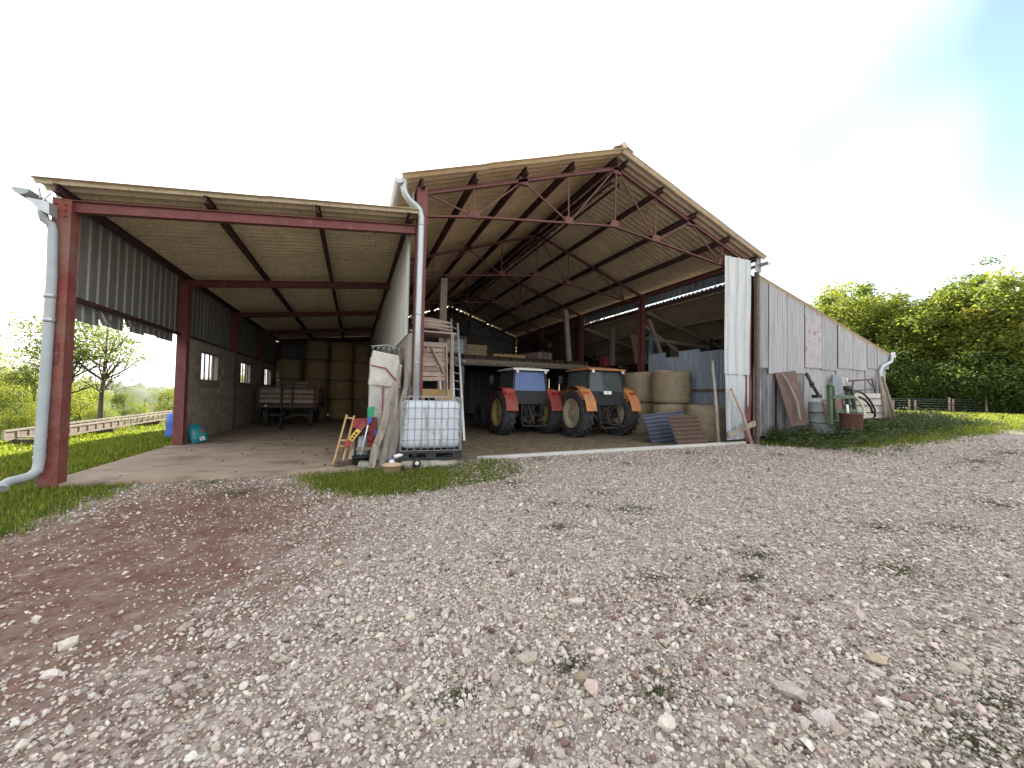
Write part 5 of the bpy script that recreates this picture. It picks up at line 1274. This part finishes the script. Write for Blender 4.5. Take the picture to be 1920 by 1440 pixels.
# ================================================================== VEGETATION
def leaf_quads(P, size, k, upbias=.35, asp=.55):
    n_ = len(P); d = k.normal(0, 1, (n_, 3)); d[:, 2] = d[:, 2] * .6 - .15; d /= np.linalg.norm(d, axis=1, keepdims=True)
    nn = k.normal(0, 1, (n_, 3)); nn[:, 2] += upbias * 2; s = np.cross(d, nn); s /= np.linalg.norm(s, axis=1, keepdims=True) + 1e-9
    sz = (size * k.uniform(.6, 1.35, n_))[:, None]
    fold = np.cross(s, d) * sz * .12
    v_ = np.stack([P, P + d * sz * .5 + s * sz * asp * .5 + fold, P + d * sz, P + d * sz * .5 - s * sz * asp * .5 + fold], 1).reshape(-1, 3)
    b_ = np.arange(n_)[:, None] * 4
    f_ = np.concatenate([b_ + np.array([[0, 1, 2]]), b_ + np.array([[0, 2, 3]])], 0)
    return v_, f_
def tree_parts(seed, H, Rr, base, nc, nl, leaf, leafmat, barkmat, shell=.55, tr=None, lean=0, flat=.75, sig=.17, limbs=10, open_=False, tmin=.18):
    k = np.random.default_rng(seed); kr = random.Random(seed)
    c = np.array([lean * H * .3, 0, (H + base) / 2]); rz_ = (H - base) / 2
    d = k.normal(0, 1, (nc, 3)); d /= np.linalg.norm(d, axis=1, keepdims=True)
    rad = k.uniform(shell ** 3, 1, nc) ** (1 / 3)
    warp = 1 + .22 * np.sin(3 * np.arctan2(d[:, 1], d[:, 0]) + seed) + .15 * np.sin(5 * d[:, 2] + seed * 2)
    C_ = c + d * (rad * warp)[:, None] * np.array([Rr, Rr, rz_])
    C_[:, 2] = np.maximum(C_[:, 2], base * .75)
    cs_ = k.uniform(.65, 1.35, nc)
    P = np.repeat(C_, nl, 0) + k.normal(0, 1, (nc * nl, 3)) * np.repeat(cs_, nl)[:, None] * sig * Rr * np.array([1, 1, flat])
    v_, f_ = leaf_quads(P, leaf, k)
    tint = np.clip(np.repeat(k.normal(.42, .16, nc), nl) + k.normal(0, .14, nc * nl), 0, 1)
    cr = np_mesh('crown', v_, f_, leafmat, False, np.repeat(tint, 4)[:, None].repeat(3, 1))
    mb = MB(); tr = tr or H * .022
    top = np.array([lean * H * .3, 0, base + (H - base) * .75]); n_ = 8; tp = []
    for i in range(n_ + 1):
        t = i / n_; tp.append(np.array([top[0] * t ** 1.3 + math.sin(t * 5 + seed) * tr * .8 * t, math.cos(t * 4 + seed) * tr * .8 * t, top[2] * t]))
    mb.tube(tp, [tr * (1.25 if i == 0 else 1 - .82 * i / n_) for i in range(n_ + 1)], 9)
    order = np.argsort(k.uniform(0, 1, nc))[:limbs]
    for j in order:
        e = C_[j]; t0 = min(.95, max(tmin, (e[2] - Rr * .55) / top[2])); s0 = tp[min(n_, int(t0 * n_))]
        m_ = (s0 + e) / 2 + np.array([kr.uniform(-.1, .1) * Rr, kr.uniform(-.1, .1) * Rr, -.06 * Rr]); r_ = tr * (.5 - .25 * t0)
        mb.tube([s0, s0 * .6 + m_ * .4, m_, (m_ + e) / 2, e], [r_, r_ * .85, r_ * .65, r_ * .45, r_ * .2], 6)
        if open_:
            for q in range(3):
                e2 = e + k.normal(0, .22 * Rr, 3); mb.tube([m_, (m_ + e2) / 2 + k.normal(0, .04 * Rr, 3), e2], [r_ * .45, r_ * .3, r_ * .12], 5)
    return mb.mesh('trunk', barkmat), cr
def put_tree(parts, px, ytop, H0, label, group, name='broadleaf_tree', U=None, dist=None, rz=None, wide=1.0, cat='tree'):
    if U is not None: b_ = onu(px, 760, U)
    else:
        d = ray(px, 760); d = d / np.linalg.norm(d[:2]); b_ = CAM + d * dist
    zb = float(zg(b_[0], b_[1]))
    dd = ray(px, ytop); t = np.linalg.norm((b_ - CAM)[:2]) / np.linalg.norm(dd[:2]); zt = CAM[2] + dd[2] * t
    s = max(.15, (zt - zb) / H0)
    T = thing(name, (b_[0], b_[1], zb - .05), label, cat, group, rnd.uniform(0, 6.28) if rz is None else rz, local=True)
    T.scale = (s * wide, s * wide, s)
    for nm, me in zip(('trunk', 'crown'), parts): link(nm, me, T)
    return T
hed = [tree_parts(101 + i, 12, 3.5, 2.2, 80, 170, .27 + .03 * i, ('leaf_hedge', 'leaf_light', 'leaf_hedge')[i], 'bark', .5, sig=.15) for i in range(3)]
hed2 = tree_parts(120, 12, 2.6, 1.0, 110, 110, .28, 'leaf_light', 'bark', .3, sig=.2)
con = tree_parts(131, 14, 2.0, 2, 70, 90, .26, 'leaf_walnut', 'bark', .2, sig=.22, flat=.4)
shr = [tree_parts(141 + i, 5, 3.0, .2, 80, 130, .24, 'leaf_shrub_shaded', 'bark', .45, sig=.17, limbs=6) for i in range(2)]
GR = 'trees behind the wire fence'
nth = ['first', 'second', 'third', 'fourth', 'fifth', 'sixth', 'seventh', 'eighth', 'ninth', 'tenth', 'eleventh', 'twelfth', 'thirteenth']
for i, (px, yt, U, kk) in enumerate(((1530, 575, 49, 0), (1580, 530, 52, 1), (1622, 528, 50, 2), (1668, 545, 48, 0), (1712, 548, 49, 1), (1752, 535, 48, 2), (1792, 522, 47, 0), (1832, 510, 49, 1), (1872, 508, 47, 2), (1915, 505, 48, 0), (1965, 500, 48, 1))):
    put_tree(hed[kk], px, yt, 12.6, f'yellow-green broadleaf tree of the right-hand wood, {nth[i]} from the shed', GR, U=U)
put_tree(con, 1836, 482, 14.5, 'thin spiky treetop rising above the right-hand wood', GR, 'slender_tree', U=55)
put_tree(hed2, 1575, 522, 12.6, 'loose pale tree poking above the wood nearest the shed roof', GR, 'slender_tree', U=56)
for i, px in enumerate((1560, 1600, 1640, 1678, 1715, 1752, 1790, 1828, 1866, 1905, 1945)):
    put_tree(shr[i % 2], px, rnd.uniform(655, 690), 5.3, f'shade-painted green shrub of the hedge behind the fence, {nth[i]} from the shed', 'hedge shrubs behind the fence', 'hedge_shrub', U=44 + rnd.uniform(-.5, 1.5), cat='shrub')
# the wood goes on behind the barn
for i, (x, y, h) in enumerate(((11, 25, 12), (15.5, 26, 13), (20.5, 25, 12.5))):
    T = thing('broadleaf_tree', (x, y, float(zg(x, y))), f'broadleaf tree standing behind the barn, {nth[i]} of the row', 'tree', 'trees behind the barn', rnd.uniform(0, 6), local=True); T.scale = (h / 12.6,) * 3
    for nm, me in zip(('trunk', 'crown'), hed[i % 3]): link(nm, me, T)
# left: open tree, slope trees and bushes
wal = tree_parts(201, 5.2, 1.75, 2.3, 46, 52, .125, 'leaf_walnut', 'bark', .4, tr=.11, sig=.17, limbs=16, open_=True, tmin=.42)
lef = [tree_parts(211 + i, 6, 2.6, .6, 90, 90, .17, 'leaf_light', 'bark', .4, sig=.17, limbs=12) for i in range(2)]
lfd = tree_parts(221, 6, 2.0, .9, 70, 80, .15, 'leaf_walnut', 'bark', .4, sig=.17, limbs=12)
GL = 'trees on the slope left of the lean-to'
put_tree(wal, 190, 598, 4.9, 'open airy tree with bare forked trunk beyond the lawn', GL, dist=20, rz=2.0)
put_tree(wal, 122, 590, 4.9, 'airy tree half hidden by the front left red post', GL, dist=20, rz=4.4, wide=.9)
for px, yt, ds, kk, wd, lb in ((62, 648, 22, 2, .8, 'dark loose tree left of the grey downpipe'), (22, 712, 24, 0, 1.0, 'bushy yellow-green tree at the far left edge'), (105, 690, 27, 1, 1.0, 'bright green bushy tree behind the front left post'),
                               (150, 705, 29, 0, 1.0, 'yellow-green bushy tree behind the forked trunk'), (232, 722, 26, 2, .9, 'blue-green round tree right of the forked trunk'), (262, 752, 27, 1, 1.0, 'low yellowish bush right of the round tree'),
                               (316, 716, 25, 0, .8, 'golden green tree just left of the second red post'), (-45, 650, 24, 1, 1.0, 'tree outside the left edge on the slope'), (392, 690, 33, 0, 1.0, 'tree seen through the first barred window'), (456, 690, 38, 1, 1.0, 'tree seen through the second barred window'), (75, 752, 20, 1, .9, 'low bright bush below the dark loose tree'), (195, 768, 24, 0, 1.2, 'low bright bush at the foot of the forked trunk'), (20, 770, 20, 0, 1.2, 'golden low bush at the bottom left edge')):
    put_tree((lef + [lfd])[kk], px, yt, 6.4, lb, GL, dist=ds, wide=wd)

# ------------------------------------------------------------------ grass
def blades(name, x, y, h, w, k, mat, label, cat, kind='stuff', tintmu=.45, lean=.45):
    n_ = len(x); z = zg(x, y) - .005; a = k.uniform(0, 2 * np.pi, n_); hh = h * k.uniform(.5, 1.4, n_); ww = w * k.uniform(.7, 1.3, n_)
    la = k.uniform(0, 2 * np.pi, n_); le = np.abs(k.normal(0, lean, n_)) * hh
    P = np.stack([x, y, z], 1); s = np.stack([np.cos(a), np.sin(a), np.zeros(n_)], 1) * ww[:, None] * .5; L = np.stack([np.cos(la), np.sin(la), np.zeros(n_)], 1) * le[:, None]
    up_ = np.array([0, 0, 1.0])
    mid = P + L * .35 + up_ * (hh * .6)[:, None]; tip = P + L + up_ * (hh * np.clip(1 - .3 * le / np.maximum(hh, 1e-4), .35, 1))[:, None]
    v_ = np.stack([P - s, P + s, mid - s * .8, mid + s * .8, tip], 1).reshape(-1, 3); b_ = np.arange(n_)[:, None] * 5
    f_ = np.concatenate([b_ + np.array([q]) for q in ((0, 1, 3), (0, 3, 2), (2, 3, 4))], 0)
    t = np.clip(k.normal(tintmu, .24, n_), 0, 1)
    o = link(name, np_mesh(name, v_, f_, mat, False, np.repeat(t, 5)[:, None].repeat(3, 1)))
    return tag(o, label, cat, kind=kind)
def sample(x0, x1, y0, y1, dens, k): 
    n_ = int((x1 - x0) * (y1 - y0) * dens); return k.uniform(x0, x1, n_), k.uniform(y0, y1, n_)
def vnoise(x, y, s): return .5 + .5 * np.sin(x * s + 2 * np.sin(y * s * .7)) * np.sin(y * s * 1.1 + 1.7 * np.sin(x * s * .6))
k = np.random.default_rng(5)
gxs, gys = [], []
for (x0, x1, y0, y1, dn) in ((-8, -3, -5, .2, 1500), (-10, -5.1, .2, 9, 750), (-18, -5.1, 9, 24, 170), (-18, -10, .2, 9, 220)):
    x, y = sample(x0, x1, y0, y1, dn, k); m_ = inpoly(x + k.normal(0, .17, len(x)), y + k.normal(0, .17, len(x)), LAWN) & ~((x > -5.14) & (y > -.07)); gxs.append(x[m_]); gys.append(y[m_])
x, y = np.concatenate(gxs), np.concatenate(gys)
hh = .055 + .05 * vnoise(x, y, 1.7)
blades('lawn_grass', x, y, hh, .011 + .003 * np.clip(y, 0, 6), k, 'grass_blade', 'green lawn left of the lean-to', 'grass')
x, y = sample(-3, 3, -4, .5, 2600, k); m_ = inpoly(x + k.normal(0, .2, len(x)), y + k.normal(0, .14, len(x)), PATCH) & (k.uniform(0, 1, len(x)) < np.where(x > .3, .15 + .6 * vnoise(x, y, 4) ** 2, .35 + .65 * vnoise(x, y, 3.1))) & ~((x < -.02) & (y > -.06))
blades('patch_grass', x[m_], y[m_], .05 + .05 * vnoise(x[m_], y[m_], 2), .010, k, 'grass_blade', 'grass patch in front of the junk and the tank', 'grass')
gxs, gys = [], []
for (x0, x1, y0, y1, dn) in ((9.4, 20, -4, .3, 1000), (16.5, 30, -4, 5, 420), (22, 48, -6, 22, 110)):
    x, y = sample(x0, x1, y0, y1, dn, k); ins = inpoly(x + k.normal(0, .25, len(x)), y + k.normal(0, .25, len(x)), BANK) & ~((x < 16.5) & (y > 0)) & (k.uniform(0, 1, len(x)) < .35 + .65 * vnoise(x, y, 1.3)); gxs.append(x[ins]); gys.append(y[ins])
x, y = np.concatenate(gxs), np.concatenate(gys)
blades('bank_grass', x, y, .06 + .07 * vnoise(x, y, 1.1), .012 + .0012 * np.clip(x - 10, 0, 30), k, 'grass_blade', 'grass strip along the side shed and up to the fence', 'grass', tintmu=.5)
xs, ys = [], []
for (a, b_, s) in TUFTW:
    n_ = int(300 + 2600 * s); r_ = np.abs(k.normal(0, .7, n_)) * s; t = np.round(k.uniform(0, 6.28, n_) * 1.6) / 1.6 + k.normal(0, .22, n_); xs.append(a + r_ * np.cos(t) * 1.5); ys.append(b_ + r_ * np.sin(t))
x, y = np.concatenate(xs), np.concatenate(ys)
blades('gravel_weeds', x, y, .017, .008, k, 'flat_weed', 'small weed tufts growing through the gravel', 'weeds', tintmu=.35, lean=.9)
# nettles and weeds at the foot of the tin wall
n_ = 1900; cx = k.uniform(9.7, 19.5, n_); cy = np.where(cx < 16.4, -.15 - np.abs(k.normal(0, .75, n_)), k.normal(-.3, .8, n_)); hh = k.uniform(.1, .5, n_) * np.where(vnoise(cx, cy, 1.9) > .45, 1, .45)
P = np.repeat(np.stack([cx, cy, zg(cx, cy)], 1), 16, 0); P[:, 2] += np.repeat(hh, 16) * k.uniform(.1, 1, len(P)); P[:, :2] += k.normal(0, .07, (len(P), 2))
v_, f_ = leaf_quads(P, .075, k, .8)
tag(link('wall_weeds', np_mesh('wall_weeds', v_, f_, 'leaf_weed', False, np.repeat(np.clip(k.normal(.45, .22, len(P)), 0, 1), 4)[:, None].repeat(3, 1))), 'low nettles and weeds along the foot of the side shed', 'weeds', kind='stuff')
# straw litter on the barn floor
n_ = 9000; x = k.uniform(.6, 9, n_); y = .1 + np.abs(k.normal(0, 2.0, n_)); a = k.uniform(0, 6.28, n_); ln = k.uniform(.04, .14, n_)
P = np.stack([x, y, zg(x, y) + .006], 1); d = np.stack([np.cos(a), np.sin(a), k.normal(0, .12, n_)], 1) * ln[:, None]; s = np.stack([-np.sin(a), np.cos(a), np.zeros(n_)], 1) * .004
tag(link('straw_litter', np_mesh('straw_litter', np.stack([P - s, P + s, P + d], 1).reshape(-1, 3), np.arange(n_ * 3).reshape(-1, 3), 'straw', False, np.repeat(k.uniform(0, 1, n_), 3)[:, None].repeat(3, 1))), 'straw littering the earth floor of the barn', 'straw', kind='stuff')

# ------------------------------------------------------------------ gravel
pm('stone_chip', (1.0, 1.0, 1.0), (.70, .68, .66), 90, .92, .35, 160, attr='tint', spec=.2)
ph = (1 + 5 ** .5) / 2
ICO = np.array([(-1, ph, 0), (1, ph, 0), (-1, -ph, 0), (1, -ph, 0), (0, -1, ph), (0, 1, ph), (0, -1, -ph), (0, 1, -ph), (ph, 0, -1), (ph, 0, 1), (-ph, 0, -1), (-ph, 0, 1)]) / math.hypot(1, ph)
ICF = np.array([(0, 11, 5), (0, 5, 1), (0, 1, 7), (0, 7, 10), (0, 10, 11), (1, 5, 9), (5, 11, 4), (11, 10, 2), (10, 7, 6), (7, 1, 8), (3, 9, 4), (3, 4, 2), (3, 2, 6), (3, 6, 8), (3, 8, 9), (4, 9, 5), (2, 4, 11), (6, 2, 10), (8, 6, 7), (9, 8, 1)])
OCV = np.array([(1, .1, 0), (-1, 0, .1), (0, 1, 0), (.1, -1, 0), (0, .1, 1), (0, 0, -1.0)]); OCF = np.array([(0, 2, 4), (2, 1, 4), (1, 3, 4), (3, 0, 4), (2, 0, 5), (1, 2, 5), (3, 1, 5), (0, 3, 5)])
def stones(x, y, r, col, V, Fc, k, jit=.16):
    n_ = len(x); m_ = len(V)
    S_ = np.stack([k.uniform(.75, 1.45, n_), k.uniform(.65, 1.1, n_), k.uniform(.55, .95, n_)], 1) * r[:, None]
    W = V[None] * (1 + k.normal(0, jit, (n_, m_, 1))) + k.normal(0, jit * .35, (n_, m_, 3))
    W = W * S_[:, None]
    a = k.uniform(0, 6.28, n_); b_ = k.normal(0, .35, n_); c_ = k.normal(0, .35, n_)
    ca, sa, cb, sb, cc, sc = np.cos(a), np.sin(a), np.cos(b_), np.sin(b_), np.cos(c_), np.sin(c_); z0 = np.zeros(n_); o1 = np.ones(n_)
    Rz = np.stack([np.stack([ca, -sa, z0], 1), np.stack([sa, ca, z0], 1), np.stack([z0, z0, o1], 1)], 1)
    Rx = np.stack([np.stack([o1, z0, z0], 1), np.stack([z0, cb, -sb], 1), np.stack([z0, sb, cb], 1)], 1)
    Ry = np.stack([np.stack([cc, z0, sc], 1), np.stack([z0, o1, z0], 1), np.stack([-sc, z0, cc], 1)], 1)
    W = np.einsum('nij,nkj->nki', Rz @ Rx @ Ry, W)
    W[:, :, 0] += x[:, None]; W[:, :, 1] += y[:, None]; W[:, :, 2] += (zg(x, y) + S_[:, 2] * k.uniform(.15, .8, n_))[:, None]
    f_ = (Fc[None] + (np.arange(n_) * m_)[:, None, None]).reshape(-1, 3)
    return W.reshape(-1, 3), f_, np.repeat(col, m_, 0)
def stone_cols(n_, k, x, y):
    t = np.clip(k.normal(.5, .24, n_), 0, 1)[:, None]
    c_ = np.array([.26, .21, .185]) * (1 - t) + np.array([.76, .70, .645]) * t
    c_ = c_ * (1 + k.normal(0, .03, (n_, 3)))
    rd = (k.uniform(0, 1, n_) < .05 + .14 * np.clip((vnoise(x, y, .9) - .6) * 3, 0, 1)) ; c_[rd] = np.array([.20, .135, .115]) * k.uniform(.6, 1.4, (rd.sum(), 1))
    ye = k.uniform(0, 1, n_) < .03; c_[ye] = np.array([.42, .36, .27]) * k.uniform(.7, 1.2, (ye.sum(), 1))
    return np.clip(c_, .03, .68)
def ok(x, y, k):
    n_ = len(x); jx, jy = x + k.normal(0, .15, n_), y + k.normal(0, .15, n_)
    g = inpoly(jx, jy, LAWN) | inpoly(jx, jy, BANK); p = inpoly(jx, jy, PATCH) & (k.uniform(0, 1, n_) < np.where(x > .2, .35, .8)); dr = inpoly(x + k.normal(0, .5, n_), y + k.normal(0, .5, n_), DIRT)
    keep = ~g & ~p & ~((x < 0) & (y > -.1)) & (y < -.12)
    return keep & (~dr | (k.uniform(0, 1, n_) < .12 + .14 * (vnoise(x, y, 2.2) > .6)))
def region(x0, x1, y0, y1, dn, dmin, dmax, k):
    x, y = sample(x0, x1, y0, y1, dn, k); d = np.hypot(x - CAM[0], y - CAM[1]); m_ = (d >= dmin) & (d < dmax); x, y = x[m_], y[m_]; m_ = ok(x, y, k); return x[m_], y[m_]
k = np.random.default_rng(21)
VV, FF, CC, off = [], [], [], 0
def addst(x, y, r, V, Fc, jit=.16):
    global off
    v_, f_, c_ = stones(x, y, r, stone_cols(len(x), k, x, y), V, Fc, k, jit); VV.append(v_); FF.append(f_ + off); CC.append(c_); off += len(v_)
for (x0, x1, y0, y1, dn, a, c_, mu, V, Fc) in ((-6, 5, -7.4, -2.4, 2300, .9, 3.2, .0082, ICO, ICF), (-6, 5, -7.4, -2.4, 2000, .9, 3.2, .0052, OCV, OCF), (-7, 9, -7.4, -.1, 1600, 3.2, 5.4, .0083, OCV, OCF), (-7, 9, -7.4, -.1, 1100, 5.4, 7.8, .009, OCV, OCF), (-5, 20, -7.4, -.1, 260, 7.8, 16, .013, OCV, OCF)):
    x, y = region(x0, x1, y0, y1, dn, a, c_, k); r = np.clip(mu * np.exp(k.normal(0, .38, len(x))), .005, .06); addst(x, y, r, V, Fc)
x, y = region(-6, 9, -7.3, -.3, 9, 1.2, 12, k); addst(x, y, np.clip(k.normal(.017, .005, len(x)), .010, .03), ICO, ICF, .16)
bx_, by_, br_ = [], [], []
for (px, py, r) in ((1080, 1133, .045), (1068, 1122, .035), (1090, 1285, .042), (1640, 1245, .045), (1800, 1258, .05), (1110, 1300, .035), (770, 1165, .035), (1610, 1160, .05), (130, 1215, .045), (95, 1270, .035), (610, 1120, .035), (335, 1300, .035), (590, 1390, .035), (1480, 1310, .05), (930, 1285, .045), (990, 1245, .045), (1115, 985, .05), (40, 1405, .03), (350, 1180, .04), (1250, 1370, .04), (1540, 1352, .04)):
    p = onground(px, py); bx_.append(p[0]); by_.append(p[1]); br_.append(r)
addst(np.array(bx_), np.array(by_), np.array(br_), ICO, ICF, .12)
tag(link('gravel_stones', np_mesh('gravel_stones', np.concatenate(VV), np.concatenate(FF), 'stone_chip', False, np.concatenate(CC))), 'loose pale and reddish gravel covering the yard', 'gravel', kind='stuff')
# dark clods on the slab
x = k.uniform(-4.6, -1.2, 40); y = k.uniform(.1, 5, 40); v_, f_, c_ = stones(x, y, k.uniform(.01, .03, 40), np.full((40, 3), .06), ICO, ICF, k)
v_[:, 2] += .05
tag(link('mud_clods', np_mesh('mud_clods', v_, f_, 'dirt_clod', False, c_)), 'dark mud crumbs on the concrete floor', 'mud', kind='stuff')
